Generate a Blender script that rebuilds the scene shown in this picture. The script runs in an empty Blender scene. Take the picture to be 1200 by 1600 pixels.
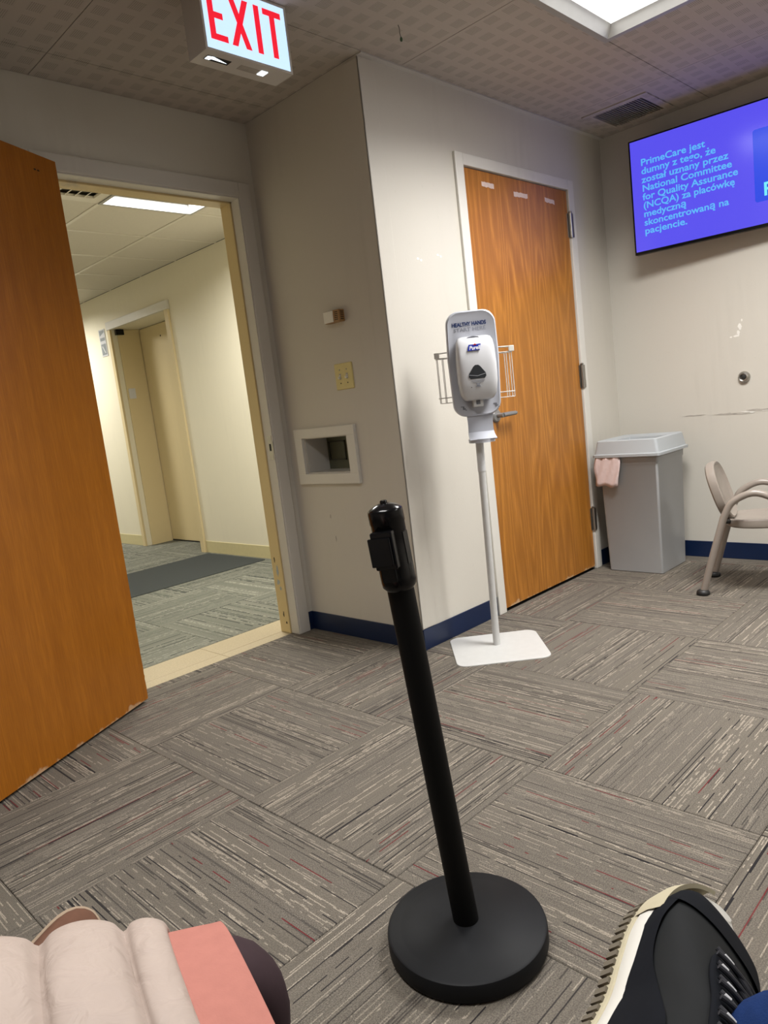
import bpy, bmesh, math, random
from mathutils import Vector, Matrix
random.seed(7)
S = bpy.context.scene
COL = S.collection
# ------------------------------------------------------------------ camera
CAM = Vector((-1.651, -1.166, 1.091))
FPX = 1127.47
RR = Vector((0.69623, -0.70795, -0.11861)); DD = Vector((-0.18463, -0.01693, -0.98266)); FF = Vector((0.69367, 0.70606, -0.14250))
cd = bpy.data.cameras.new('camera'); cam = bpy.data.objects.new('camera', cd); COL.objects.link(cam)
cd.sensor_fit = 'VERTICAL'; cd.sensor_height = 36.0; cd.lens = 36.0 * FPX / 1600.0; cd.clip_start = 0.02
M = Matrix.Identity(4)
for i in range(3):
    M[i][0] = RR[i]; M[i][1] = -DD[i]; M[i][2] = -FF[i]; M[i][3] = CAM[i]
cam.matrix_world = M
S.camera = cam
# ------------------------------------------------------------------ world and exposure
w = bpy.data.worlds.new('world'); S.world = w; w.use_nodes = True
w.node_tree.nodes['Background'].inputs[0].default_value = (0.5, 0.5, 0.55, 1)
w.node_tree.nodes['Background'].inputs[1].default_value = 0.02
S.view_settings.view_transform = 'Standard'; S.view_settings.look = 'None'
S.view_settings.gamma = 1.0; S.view_settings.use_curve_mapping = False
S.view_settings.exposure = 0.0
ROOM_LIGHT = (60.0, 22.0, 46.0)      # watts per 2x4 ft ceiling panel
HALL_LIGHT = 52.0

# ------------------------------------------------------------------ room numbers (metres)
T = 0.6096
XC, YC, YA, XD, H = 0.603, 0.973, 1.747, 2.578, 2.488
XL, YR = -3.2, -3.6            # unseen left and rear walls
XH, YH0, YH1, XHW = 1.68, 1.877, 8.2, -1.0   # hall
DL, DR, DT = -0.445, 0.50, 2.142             # doorway in wall A
CL, CR, CT = 1.222, 2.15, 2.15               # closed door in wall C

# ------------------------------------------------------------------ helpers
def setp(o, label=None, cat=None, group=None, kind=None):
    if label: o['label'] = label
    if cat: o['category'] = cat
    if group: o['group'] = group
    if kind: o['kind'] = kind
    return o
def empty(name, loc=(0, 0, 0), rz=0.0, **k):
    o = bpy.data.objects.new(name, None); COL.objects.link(o)
    o.location = loc; o.rotation_euler = (0, 0, rz); o.empty_display_size = 0.05
    return setp(o, **k)
class B:
    """collects shapes into one mesh"""
    def __init__(s): s.bm = bmesh.new()
    def box(s, a, b, bev=0.0):
        t = bmesh.new(); bmesh.ops.create_cube(t, size=1.0)
        for v in t.verts:
            v.co = Vector([(a[i] + b[i]) / 2 + v.co[i] * (b[i] - a[i]) for i in range(3)])
        if bev: bmesh.ops.bevel(t, geom=t.edges[:], offset=bev, segments=2, affect='EDGES', profile=0.5)
        return s._merge(t)
    def _merge(s, t, m=None):
        if m is not None: bmesh.ops.transform(t, matrix=m, verts=t.verts)
        me = bpy.data.meshes.new('tmp'); t.to_mesh(me); t.free(); s.bm.from_mesh(me); bpy.data.meshes.remove(me); return s
    def loft(s, rings, cap=True, closed=False):
        vs = [[s.bm.verts.new(p) for p in r] for r in rings]; n = len(vs[0])
        for k in range(len(vs) - (0 if closed else 1)):
            a, b = vs[k], vs[(k + 1) % len(vs)]
            for i in range(n):
                s.bm.faces.new((a[i], a[(i + 1) % n], b[(i + 1) % n], b[i]))
        if cap and not closed:
            s.bm.faces.new(list(reversed(vs[0]))); s.bm.faces.new(vs[-1])
        return s
    def lathe(s, prof, n=32, c=(0, 0, 0), m=None):
        t = B(); t.loft([[Vector((r * math.cos(2 * math.pi * i / n), r * math.sin(2 * math.pi * i / n), z)) for i in range(n)] for r, z in prof])
        mm = Matrix.Translation(c) @ (m or Matrix.Identity(4))
        return s._merge(t.bm, mm)
    def tube(s, pts, r, n=10, closed=False):
        pts = [Vector(p) for p in pts]; rs = r if isinstance(r, (list, tuple)) else [r] * len(pts)
        rings = []; prev = None; L = len(pts)
        for k, p in enumerate(pts):
            if closed: d = pts[(k + 1) % L] - pts[k - 1]
            else: d = pts[min(k + 1, L - 1)] - pts[max(k - 1, 0)]
            d.normalize()
            if prev is None:
                a = d.orthogonal().normalized()
            else:
                a = (prev - d * prev.dot(d)).normalized()
            prev = a; b = d.cross(a)
            rings.append([p + (a * math.cos(2 * math.pi * i / n) + b * math.sin(2 * math.pi * i / n)) * rs[k] for i in range(n)])
        return s.loft(rings, closed=closed)
    def poly(s, pts, t):
        """flat polygon pts (3d) extruded by vector t"""
        t = Vector(t); return s.loft([[Vector(p) for p in pts], [Vector(p) + t for p in pts]])
    def build(s, name, mat, parent=None, smooth=False, loc=None, **k):
        bmesh.ops.recalc_face_normals(s.bm, faces=s.bm.faces[:])
        me = bpy.data.meshes.new(name); s.bm.to_mesh(me); s.bm.free()
        me.materials.append(mat)
        if smooth:
            me.polygons.foreach_set('use_smooth', [True] * len(me.polygons))
            try: me.set_sharp_from_angle(angle=math.radians(38))
            except Exception: pass
        o = bpy.data.objects.new(name, me); COL.objects.link(o)
        if parent is not None: o.parent = parent
        if loc is not None: o.location = loc
        return setp(o, **k)
def copyobj(o, parent=None, loc=None):
    c = o.copy(); COL.objects.link(c); c.parent = parent
    if loc is not None: c.location = loc
    return c
def rrect(w, h, r, n=6, cx=0, cy=0):
    """rounded rectangle outline"""
    out = []
    for sx, sy, a0 in ((1, 1, 0), (-1, 1, 90), (-1, -1, 180), (1, -1, 270)):
        for k in range(n + 1):
            a = math.radians(a0 + 90 * k / n)
            out.append((cx + sx * (w / 2 - r) + r * math.cos(a), cy + sy * (h / 2 - r) + r * math.sin(a)))
    return out
def slab(b, outline, prof, ax):
    """stack of scaled outlines: prof = [(depth, inset)], ax(u,v,d)->Vector"""
    us = [p[0] for p in outline]; vs = [p[1] for p in outline]
    cu, cv = (min(us) + max(us)) / 2, (min(vs) + max(vs)) / 2; hu, hv = (max(us) - min(us)) / 2, (max(vs) - min(vs)) / 2
    rings = []
    for d, ins in prof:
        fu, fv = (hu - ins) / hu, (hv - ins) / hv
        rings.append([ax(cu + (u - cu) * fu, cv + (v - cv) * fv, d) for u, v in outline])
    return b.loft(rings)
def bez(p0, p1, p2, n=8):
    p0, p1, p2 = Vector(p0), Vector(p1), Vector(p2)
    return [p0 * (1 - t) ** 2 + p1 * 2 * t * (1 - t) + p2 * t * t for t in [k / n for k in range(n + 1)]]
def spline(pts, n=8):
    """Catmull-Rom through pts"""
    P = [Vector(p) for p in pts]; P = [P[0] * 2 - P[1]] + P + [P[-1] * 2 - P[-2]]; out = []
    for i in range(1, len(P) - 2):
        for k in range(n):
            t = k / n; a, b, c, d = P[i - 1], P[i], P[i + 1], P[i + 2]
            out.append(0.5 * ((2 * b) + (c - a) * t + (2 * a - 5 * b + 4 * c - d) * t * t + (3 * b - a - 3 * c + d) * t ** 3))
    out.append(P[-2]); return out
def text(name, s, size, mat, parent, origin, xdir, up, bold=0.0, align='LEFT', squeeze=1.0, width=None, ext=0.0003):
    cu = bpy.data.curves.new(name, 'FONT'); cu.body = s; cu.size = size; cu.offset = bold; cu.extrude = ext; cu.align_x = align
    cu.resolution_u = 3
    o = bpy.data.objects.new(name, cu); COL.objects.link(o)
    bpy.context.view_layer.update()
    dg = bpy.context.evaluated_depsgraph_get()
    me = bpy.data.meshes.new_from_object(o.evaluated_get(dg))
    bpy.data.objects.remove(o); bpy.data.curves.remove(cu)
    if width:
        xs = [v.co.x for v in me.vertices]; squeeze = width / (max(xs) - min(xs))
    x = Vector(xdir).normalized(); u = Vector(up).normalized(); n = x.cross(u); og = Vector(origin)
    for v in me.vertices:
        c = v.co.copy(); v.co = og + x * c.x * squeeze + u * c.y + n * c.z
    me.materials.clear(); me.materials.append(mat); me.name = name
    o = bpy.data.objects.new(name, me); COL.objects.link(o); o.parent = parent
    o['sq'] = squeeze
    return o
def prefix_width(s, size, bold):
    cu = bpy.data.curves.new('w', 'FONT'); cu.body = s; cu.size = size; cu.offset = bold
    o = bpy.data.objects.new('w', cu); COL.objects.link(o); bpy.context.view_layer.update()
    me = bpy.data.meshes.new_from_object(o.evaluated_get(bpy.context.evaluated_depsgraph_get()))
    xs = [v.co.x for v in me.vertices]; bpy.data.objects.remove(o); bpy.data.curves.remove(cu); bpy.data.meshes.remove(me); return max(xs)
# ------------------------------------------------------------------ materials
class NT:
    def __init__(s, name):
        s.m = bpy.data.materials.new(name); s.m.use_nodes = True; s.t = s.m.node_tree
        s.bsdf = s.t.nodes['Principled BSDF']
    def n(s, typ, **kw):
        nd = s.t.nodes.new(typ)
        for k, v in kw.items(): setattr(nd, k, v)
        return nd
    def put(s, sock, v):
        if isinstance(v, bpy.types.NodeSocket): s.t.links.new(v, sock)
        elif isinstance(v, (int, float)) and sock.type == 'RGBA': sock.default_value = (v, v, v, 1)
        elif isinstance(v, (tuple, list)) and sock.type == 'RGBA': sock.default_value = (*v[:3], 1)
        else: sock.default_value = v
    def math(s, op, a, b=0.0, c=0.0, clamp=False):
        nd = s.n('ShaderNodeMath', operation=op, use_clamp=clamp)
        for i, v in enumerate((a, b, c)):
            s.put(nd.inputs[i], v)
        return nd.outputs[0]
    def vmul(s, v, k):
        nd = s.n('ShaderNodeVectorMath', operation='MULTIPLY'); s.put(nd.inputs[0], v); nd.inputs[1].default_value = k; return nd.outputs[0]
    def vadd(s, v, k):
        nd = s.n('ShaderNodeVectorMath', operation='ADD'); s.put(nd.inputs[0], v); s.put(nd.inputs[1], k); return nd.outputs[0]
    def xyz(s, x, y, z):
        nd = s.n('ShaderNodeCombineXYZ'); s.put(nd.inputs[0], x); s.put(nd.inputs[1], y); s.put(nd.inputs[2], z); return nd.outputs[0]
    def sep(s, v):
        nd = s.n('ShaderNodeSeparateXYZ'); s.put(nd.inputs[0], v); return nd.outputs
    def obj(s): return s.n('ShaderNodeTexCoord').outputs['Object']
    def pos(s): return s.n('ShaderNodeNewGeometry').outputs['Position']
    def rnd(s): return s.n('ShaderNodeObjectInfo').outputs['Random']
    def noise(s, v, scale=5.0, detail=2.0, rough=0.5, dist=0.0):
        nd = s.n('ShaderNodeTexNoise'); s.put(nd.inputs['Vector'], v); nd.inputs['Scale'].default_value = scale
        nd.inputs['Detail'].default_value = detail; nd.inputs['Roughness'].default_value = rough; nd.inputs['Distortion'].default_value = dist
        return nd.outputs[0]
    def ramp(s, f, stops, interp='LINEAR'):
        nd = s.n('ShaderNodeValToRGB'); s.put(nd.inputs[0], f); cr = nd.color_ramp; cr.interpolation = interp
        while len(cr.elements) < len(stops): cr.elements.new(0.5)
        for e, (p, c) in zip(cr.elements, stops):
            e.position = p; e.color = (*c, 1) if not isinstance(c, (int, float)) else (c, c, c, 1)
        return nd.outputs[0]
    def mix(s, f, a, b, blend='MIX'):
        nd = s.n('ShaderNodeMix', data_type='RGBA', blend_type=blend); s.put(nd.inputs[0], f); s.put(nd.inputs[6], a); s.put(nd.inputs[7], b); return nd.outputs[2]
    def bump(s, h, strength=0.2, dist=0.002):
        nd = s.n('ShaderNodeBump'); s.put(nd.inputs['Height'], h); nd.inputs['Strength'].default_value = strength; nd.inputs['Distance'].default_value = dist
        s.t.links.new(nd.outputs[0], s.bsdf.inputs['Normal'])
    def set(s, color=None, rough=None, metal=None, spec=None, emit=None, estr=None):
        for k, v in (('Base Color', color), ('Roughness', rough), ('Metallic', metal), ('Specular IOR Level', spec), ('Emission Color', emit), ('Emission Strength', estr)):
            if v is not None: s.put(s.bsdf.inputs[k], v)
        return s.m
def plain(name, col, rough=0.5, metal=0.0, spec=0.5, var=0.06, scale=30.0, bump=0.0):
    m = NT(name); f = m.noise(m.obj(), scale, 3.0)
    c = m.mix(f, tuple(x * (1 - var) for x in col), tuple(min(1, x * (1 + var)) for x in col))
    if bump: m.bump(m.noise(m.obj(), scale * 8, 2.0), bump, 0.001)
    return m.set(color=c, rough=rough, metal=metal, spec=spec)
def emit(name, col, strength, base=(0.02, 0.02, 0.02), rough=0.4):
    m = NT(name); return m.set(color=base, emit=col, estr=strength, rough=rough)
def paint(name, col, stain=(0.30, 0.28, 0.24), amount=0.18, rough=0.45):
    m = NT(name); p = m.pos()
    big = m.noise(m.vmul(p, (3.0, 3.0, 1.1)), 1.0, 4.0, 0.6)
    f = m.ramp(big, [(0.5, 0.0), (0.8, 1.0)])
    streak = m.noise(m.vmul(p, (26, 26, 2.2)), 1.0, 3.0)
    f2 = m.math('MULTIPLY', f, m.ramp(streak, [(0.4, 0.0), (0.7, 1.0)]))
    c = m.mix(m.math('MULTIPLY', f2, amount), col, stain)
    c = m.mix(m.math('MULTIPLY', m.ramp(m.noise(p, 60.0, 2.0), [(0.68, 0.0), (0.75, 1.0)]), 0.06), c, stain)
    m.bump(m.noise(p, 140.0, 3.0), 0.12, 0.002)
    return m.set(color=c, rough=rough, spec=0.4)
def carpet(name, base, base2, darks, lights, accent, rowh=0.0036, dash=7.0, acc=0.045):
    m = NT(name); x, y, z = m.sep(m.obj()); r = m.rnd()
    row = m.math('FLOOR', m.math('DIVIDE', y, rowh))
    seed = m.math('MULTIPLY', r, 91.7)
    wn = m.n('ShaderNodeTexWhiteNoise', noise_dimensions='2D')
    m.put(wn.inputs['Vector'], m.xyz(row, seed, 0.0)); rv = wn.outputs['Value']
    wn2 = m.n('ShaderNodeTexWhiteNoise', noise_dimensions='2D')
    m.put(wn2.inputs['Vector'], m.xyz(m.math('ADD', row, 57.3), seed, 0.0)); rv2 = wn2.outputs['Value']
    rowseed = m.math('ADD', m.math('MULTIPLY', row, 3.17), seed)
    dn = m.noise(m.xyz(m.math('MULTIPLY', x, dash), rowseed, seed), 1.0, 2.0, 0.6)
    dn2 = m.noise(m.xyz(m.math('MULTIPLY', x, dash * 2.6), rowseed, seed), 1.0, 2.0, 0.6)
    # broad bands across the tile set how busy the rows are
    band = m.noise(m.xyz(m.math('MULTIPLY', y, 16.0), seed, 3.3), 1.0, 1.0)
    busy = m.ramp(band, [(0.36, 0.15), (0.6, 1.0)])
    speck = m.noise(m.obj(), 330.0, 2.0, 0.7)
    c = m.mix(m.ramp(speck, [(0.36, 0.0), (0.64, 1.0)]), tuple(v * 0.62 for v in base), tuple(v * 1.38 for v in base))
    c = m.mix(m.math('MULTIPLY', m.ramp(band, [(0.35, 0.0), (0.65, 1.0)]), 0.55), c, m.mix(speck, tuple(v * 0.75 for v in base2), tuple(v * 1.2 for v in base2)))
    c = m.mix(m.math('MULTIPLY', m.math('SUBTRACT', rv2, 0.5), 0.5, clamp=True), c, tuple(v * 0.55 for v in base))
    dark = m.math('MULTIPLY', m.math('LESS_THAN', rv, 0.15), m.math('GREATER_THAN', dn, 0.46))
    c = m.mix(m.math('MULTIPLY', dark, m.math('ADD', m.math('MULTIPLY', busy, 0.6), 0.3)), c, darks)
    lt = m.math('MULTIPLY', m.math('GREATER_THAN', rv, 0.78), m.math('GREATER_THAN', dn2, 0.50))
    c = m.mix(m.math('MULTIPLY', lt, m.math('MULTIPLY', m.math('ADD', m.math('MULTIPLY', busy, 0.6), 0.22), m.ramp(m.noise(m.obj(), 420.0, 1.0), [(0.40, 0.15), (0.54, 1.0)]))), c, lights)
    if acc:
        rb = m.noise(m.xyz(m.math('MULTIPLY', y, 9.0), m.math('ADD', seed, 40.0), 1.3), 1.0, 1.0)
        red = m.math('MULTIPLY', m.math('MULTIPLY', m.math('GREATER_THAN', rv2, 1.0 - acc * 0.7), m.math('GREATER_THAN', dn, 0.52)), m.math('GREATER_THAN', rb, 0.47))
        c = m.mix(m.math('MULTIPLY', red, 0.85), c, accent)
    ridge = m.math('PINGPONG', m.math('DIVIDE', y, rowh), 0.5)
    m.bump(m.math('ADD', m.math('MULTIPLY', ridge, 0.8), speck), 0.55, 0.003)
    return m.set(color=c, rough=0.95, spec=0.1)
def wood(name, lo, hi, dark, cath=1.0, rough=0.38, scuff=0.0):
    m = NT(name); p = m.obj()
    n1 = m.noise(m.vmul(p, (5.5, 5.5, 0.42)), 1.0, 1.5, 0.45, 0.15)
    rings = m.math('SINE', m.math('MULTIPLY', n1, 95.0))
    rings = m.ramp(m.math('MULTIPLY_ADD', rings, 0.5, 0.5), [(0.0, 0.0), (0.75, 0.55), (1.0, 1.0)])
    fine = m.noise(m.vmul(p, (260, 260, 9.0)), 1.0, 3.0, 0.6)
    mid = m.noise(m.vmul(p, (24, 24, 0.7)), 1.0, 3.0, 0.55)
    c = m.mix(m.ramp(mid, [(0.3, 0.0), (0.7, 1.0)]), lo, hi)
    c = m.mix(m.math('MULTIPLY', m.math('SUBTRACT', 1.0, rings), 0.55 * cath), c, dark)
    c = m.mix(m.math('MULTIPLY', m.ramp(fine, [(0.42, 1.0), (0.6, 0.0)]), 0.42), c, dark)
    if scuff:
        s1 = m.noise(m.vmul(p, (14, 14, 10)), 1.0, 4.0, 0.7)
        low = m.math('SUBTRACT', 1.0, m.math('MULTIPLY', m.sep(p)[2], 14.0), clamp=True)   # worn bare strip along the very bottom edge
        worn = m.math('MULTIPLY', m.ramp(m.math('ADD', m.math('MULTIPLY', low, 0.42), m.math('MULTIPLY', s1, 0.6)), [(0.60, 0.0), (0.66, 1.0)]), low)
        c = m.mix(m.math('MULTIPLY', worn, scuff), c, (0.62, 0.46, 0.30))
        s2 = m.noise(m.vmul(p, (9, 9, 30)), 1.0, 5.0, 0.75)
        c = m.mix(m.math('MULTIPLY', m.ramp(s2, [(0.70, 0.0), (0.74, 1.0)]), 0.35), c, tuple(v * 0.35 for v in dark))
    m.bump(fine, 0.05, 0.001)
    return m.set(color=c, rough=rough, spec=0.45)
def perforated(name, col, hole):
    m = NT(name); x, y, z = m.sep(m.obj()); pit = 0.08709
    def cell(v, off): return m.math('ABSOLUTE', m.math('SUBTRACT', m.math('FRACT', m.math('ADD', m.math('DIVIDE', v, pit), off)), 0.5))
    sq = m.math('MULTIPLY', m.math('LESS_THAN', cell(x, 0.0), 0.295), m.math('LESS_THAN', cell(y, 0.5), 0.295))
    def dot(v): return m.math('SUBTRACT', m.math('FRACT', m.math('DIVIDE', v, pit / 13.0)), 0.5)
    a, b = dot(x), dot(y)
    d = m.math('SQRT', m.math('ADD', m.math('MULTIPLY', a, a), m.math('MULTIPLY', b, b)))
    holes = m.math('MULTIPLY', m.math('LESS_THAN', d, 0.30), sq)
    f = m.noise(m.pos(), 2.0, 3.0)
    c = m.mix(m.math('MULTIPLY', f, 0.25), col, tuple(v * 0.8 for v in col))
    c = m.mix(holes, c, hole)
    return m.set(color=c, rough=0.8, spec=0.2)

MT = {}
MT['wall'] = paint('wall_paint', (0.60, 0.57, 0.51))
MT['trim'] = paint('trim_paint', (0.60, 0.575, 0.535), amount=0.25, rough=0.35)
MT['white_trim'] = paint('white_trim_paint', (0.68, 0.66, 0.61), amount=0.2, rough=0.35)
MT['cream_jamb'] = paint('cream_jamb_paint', (0.66, 0.52, 0.27), stain=(0.30, 0.26, 0.2), amount=0.8, rough=0.4)
MT['hall'] = paint('hall_paint', (0.77, 0.72, 0.575), amount=0.10)
MT['hall_trim'] = paint('hall_trim_paint', (0.66, 0.545, 0.32), amount=0.10)
MT['hall_base'] = plain('hall_baseboard_vinyl', (0.60, 0.53, 0.30), 0.4)
MT['navy'] = plain('navy_vinyl', (0.004, 0.014, 0.052), 0.35, var=0.2, scale=8)
MT['carpet'] = carpet('striped_carpet', (0.152, 0.134, 0.113), (0.172, 0.150, 0.122), (0.011, 0.011, 0.015), (0.46, 0.40, 0.325), (0.14, 0.010, 0.016), rowh=0.0030, dash=5.5)
MT['hallcarpet'] = carpet('hall_carpet', (0.165, 0.168, 0.138), (0.24, 0.238, 0.195), (0.04, 0.045, 0.042), (0.36, 0.355, 0.295), (0.1, 0.1, 0.1), rowh=0.009, dash=16.0, acc=0.0)
MT['mat'] = plain('charcoal_mat', (0.055, 0.060, 0.058), 0.95, var=0.35, scale=160, spec=0.1, bump=0.5)
MT['vct'] = plain('speckled_vinyl', (0.42, 0.345, 0.22), 0.5, var=0.25, scale=120)
MT['perf'] = perforated('perforated_panel', (0.50, 0.455, 0.41), (0.25, 0.225, 0.195))
MT['lay'] = plain('ceiling_board', (0.62, 0.58, 0.50), 0.9, var=0.04, scale=60, spec=0.1)
MT['tbar'] = plain('white_grid_metal', (0.64, 0.60, 0.52), 0.4)
MT['dark'] = plain('dark_gap', (0.02, 0.018, 0.015), 0.9)
MT['oak'] = wood('oak_door_wood', (0.42, 0.165, 0.024), (0.54, 0.225, 0.036), (0.24, 0.085, 0.010), 1.0, scuff=0.9)
MT['leafwood'] = wood('brown_door_wood', (0.34, 0.112, 0.006), (0.42, 0.145, 0.010), (0.22, 0.066, 0.003), 0.25, 0.33, scuff=0.8)
MT['steel'] = plain('satin_steel', (0.42, 0.40, 0.37), 0.35, metal=1.0)
MT['grey_metal'] = plain('grey_metal', (0.30, 0.30, 0.30), 0.4, metal=0.6)
MT['black'] = plain('black_plastic', (0.0025, 0.0025, 0.003), 0.2, spec=0.3)
MT['black_pole'] = plain('black_powder_coat', (0.003, 0.003, 0.003), 0.55, spec=0.15)
MT['black_base'] = plain('black_rubber_cover', (0.010, 0.0105, 0.012), 0.5, var=0.3, scale=14, spec=0.12)
MT['white_metal'] = plain('white_powder_coat', (0.56, 0.56, 0.55), 0.35)
MT['troffer'] = plain('painted_light_frame', (0.36, 0.36, 0.35), 0.4)
MT['pole_grey'] = plain('pale_grey_pole', (0.62, 0.63, 0.64), 0.4)
MT['pl_grey'] = plain('pale_grey_plastic', (0.46, 0.475, 0.53), 0.3, var=0.02)
MT['pl_white'] = plain('white_plastic', (0.60, 0.605, 0.63), 0.25, var=0.02)
MT['smoke'] = plain('smoked_window', (0.035, 0.038, 0.042), 0.12)
MT['ink_navy'] = plain('navy_ink', (0.008, 0.03, 0.13), 0.5)
MT['ink_grey'] = plain('grey_ink', (0.25, 0.265, 0.31), 0.5)
MT['ink_dark'] = plain('dark_ink', (0.16, 0.17, 0.20), 0.5)
MT['logo_blue'] = plain('logo_blue', (0.01, 0.03, 0.38), 0.35)
MT['logo_white'] = plain('logo_white', (0.85, 0.85, 0.88), 0.35)
MT['logo_red'] = plain('logo_red', (0.6, 0.02, 0.03), 0.35)
MT['can'] = plain('grey_bin_plastic', (0.34, 0.345, 0.35), 0.45, var=0.05, scale=6)
MT['lid'] = plain('bluegrey_lid_plastic', (0.40, 0.425, 0.445), 0.4, var=0.05, scale=6)
MT['bag'] = plain('pink_plastic_liner', (0.66, 0.52, 0.50), 0.25, var=0.1, scale=40, bump=0.6)
MT['chair'] = plain('taupe_plastic', (0.285, 0.245, 0.212), 0.28, var=0.03)
MT['rubber'] = plain('black_rubber', (0.012, 0.012, 0.012), 0.5)
MT['ivory'] = plain('ivory_plastic', (0.68, 0.58, 0.25), 0.35)
MT['thermo_w'] = plain('offwhite_plastic', (0.82, 0.81, 0.74), 0.4)
MT['thermo_b'] = plain('tan_plastic', (0.36, 0.20, 0.075), 0.45)
MT['olive'] = plain('olive_panel', (0.10, 0.105, 0.065), 0.5)
MT['olive_dk'] = plain('dark_olive_panel', (0.05, 0.05, 0.035), 0.5)
MT['tape'] = plain('pinkish_tape', (0.66, 0.52, 0.46), 0.5, var=0.12, scale=70)
MT['chip'] = plain('bare_plaster', (0.82, 0.80, 0.75), 0.7)
MT['scuff'] = plain('dark_scuff', (0.40, 0.37, 0.33), 0.7, var=0.3)
MT['lens'] = emit('ceiling_light_lens', (1.0, 0.98, 0.95), 5.0, (0.8, 0.8, 0.8))
MT['hlens'] = emit('hall_light_lens', (0.90, 0.96, 1.0), 4.0, (0.8, 0.8, 0.8))
MT['exitface'] = emit('lit_exit_face', (0.52, 0.74, 1.0), 1.15, (0.3, 0.3, 0.3))
MT['exitred'] = emit('lit_exit_letter', (1.0, 0.012, 0.035), 0.85, (0.3, 0.01, 0.02))
MT['exitslot'] = emit('exit_down_light', (0.85, 0.95, 1.0), 2.2)
MT['screen'] = emit('tv_screen', (0.105, 0.085, 0.90), 0.95, (0.01, 0.01, 0.012), rough=0.16)
MT['screen_txt'] = emit('tv_text', (0.11, 0.50, 1.0), 0.95, rough=0.2)
MT['screen_card'] = emit('tv_card', (0.002, 0.05, 0.80), 0.95, rough=0.2)
MT['screen_let'] = emit('tv_letter', (0.17, 0.85, 1.0), 0.95, rough=0.2)

# ================================================================== SETTING
WT = 0.12
STR = dict(kind='structure')
# room walls
b = B()
b.box((XL, YA, 0), (DL - 0.0, YA + 0.13, H)); b.box((DR, YA, 0), (XC + WT, YA + 0.13, H)); b.box((DL, YA, DT), (DR, YA + 0.13, H))
wall_back = b.build('wall_back', MT['wall'], label='dim beige wall around the open doorway', **STR)
PH = (1.298, 1.625, 0.811, 0.988)   # pass-through hole y0 y1 z0 z1
b = B()
b.box((XC, YC, 0), (XC + WT, PH[0], H)); b.box((XC, PH[1], 0), (XC + WT, YA, H))
b.box((XC, PH[0], 0), (XC + WT, PH[1], PH[2])); b.box((XC, PH[0], PH[3]), (XC + WT, PH[1], H))
wall_jog = b.build('wall_return', MT['wall'], label='short beige return wall holding the pass-through box and light switch', **STR)
b = B()
b.box((XC + WT, YC, 0), (CL - 0.03, YC + WT, H)); b.box((CR + 0.03, YC, 0), (XD, YC + WT, H)); b.box((CL - 0.03, YC, CT + 0.03), (CR + 0.03, YC + WT, H))
wall_right = b.build('wall_middle', MT['wall'], label='beige wall holding the closed oak door', **STR)
wall_tv = B().box((XD, YR, 0), (XD + WT, YC + WT, H)).build('wall_right', MT['wall'], label='beige wall behind the television and bin', **STR)
B().box((XL - WT, YR, 0), (XL, YA + 0.13, H)).build('wall_left', MT['wall'], label='beige wall left of the camera out of view', **STR)
B().box((XL - WT, YR - WT, 0), (XD + WT, YR, H)).build('wall_rear', MT['wall'], label='beige wall behind the camera out of view', **STR)
# corner guard on the outside corner: an L of two strips
b = B()
b.box((XC - 0.006, YC - 0.006, 0.098), (XC + 0.088, YC, H - 0.012), 0.002)
b.box((XC - 0.006, YC - 0.006, 0.098), (XC, YC + 0.085, H - 0.012), 0.002)
b.build('trim_1', MT['wall'], label='painted corner guard on the outside wall corner', **STR)
# floor slab and carpet tiles
b = B(); b.box((XL, YR, -0.08), (XD, YA, -0.008)); b.box((XHW, YA, -0.08), (XH + 0.45, YH1, -0.008))
floor = b.build('floor', MT['dark'], label='carpet tile floor', **STR)
def tile(x0, x1, y0, y1, rot, mat, name='carpet_tile', cx=None, cy=None, top=0.0):
    cx = (x0 + x1) / 2 if cx is None else cx; cy = (y0 + y1) / 2 if cy is None else cy
    g = 0.0007; X0, X1, Y0, Y1 = x0 + g - cx, x1 - g - cx, y0 + g - cy, y1 - g - cy
    if rot: X0, X1, Y0, Y1 = Y0, Y1, -X1, -X0
    b = B(); c = 0.0016; zt = top
    b.loft([[Vector((X0, Y0, -0.008)), Vector((X1, Y0, -0.008)), Vector((X1, Y1, -0.008)), Vector((X0, Y1, -0.008))],
            [Vector((X0, Y0, zt - c)), Vector((X1, Y0, zt - c)), Vector((X1, Y1, zt - c)), Vector((X0, Y1, zt - c))],
            [Vector((X0 + c, Y0 + c, zt)), Vector((X1 - c, Y0 + c, zt)), Vector((X1 - c, Y1 - c, zt)), Vector((X0 + c, Y1 - c, zt))]])
    o = b.build(name, mat, floor, loc=(cx, cy, 0)); o.rotation_euler = (0, 0, math.pi / 2 if rot else 0)
    return o
for i in range(-6, 5):
    for j in range(-6, 3):
        x0, x1, y0, y1 = i * T, (i + 1) * T, j * T, (j + 1) * T
        x0, x1, y0, y1 = max(x0, XL), min(x1, XD), max(y0, YR), min(y1, YA)
        if j >= 1 and i == 0: x1 = XC
        if j >= 1 and i >= 1:
            if j > 1: continue
            y1 = YC
            if i == 1: x0 = XC
        if x1 - x0 < 0.01 or y1 - y0 < 0.01: continue
        tile(x0, x1, y0, y1, (i + j) % 2 == 0, MT['carpet'], cx=(i + .5) * T, cy=(j + .5) * T)
tile(DL, 0.0, YA, 1.795, True, MT['carpet'], cy=1.6); tile(0.0, DR - 0.002, YA, 1.795, True, MT['carpet'], cy=1.6)
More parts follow.
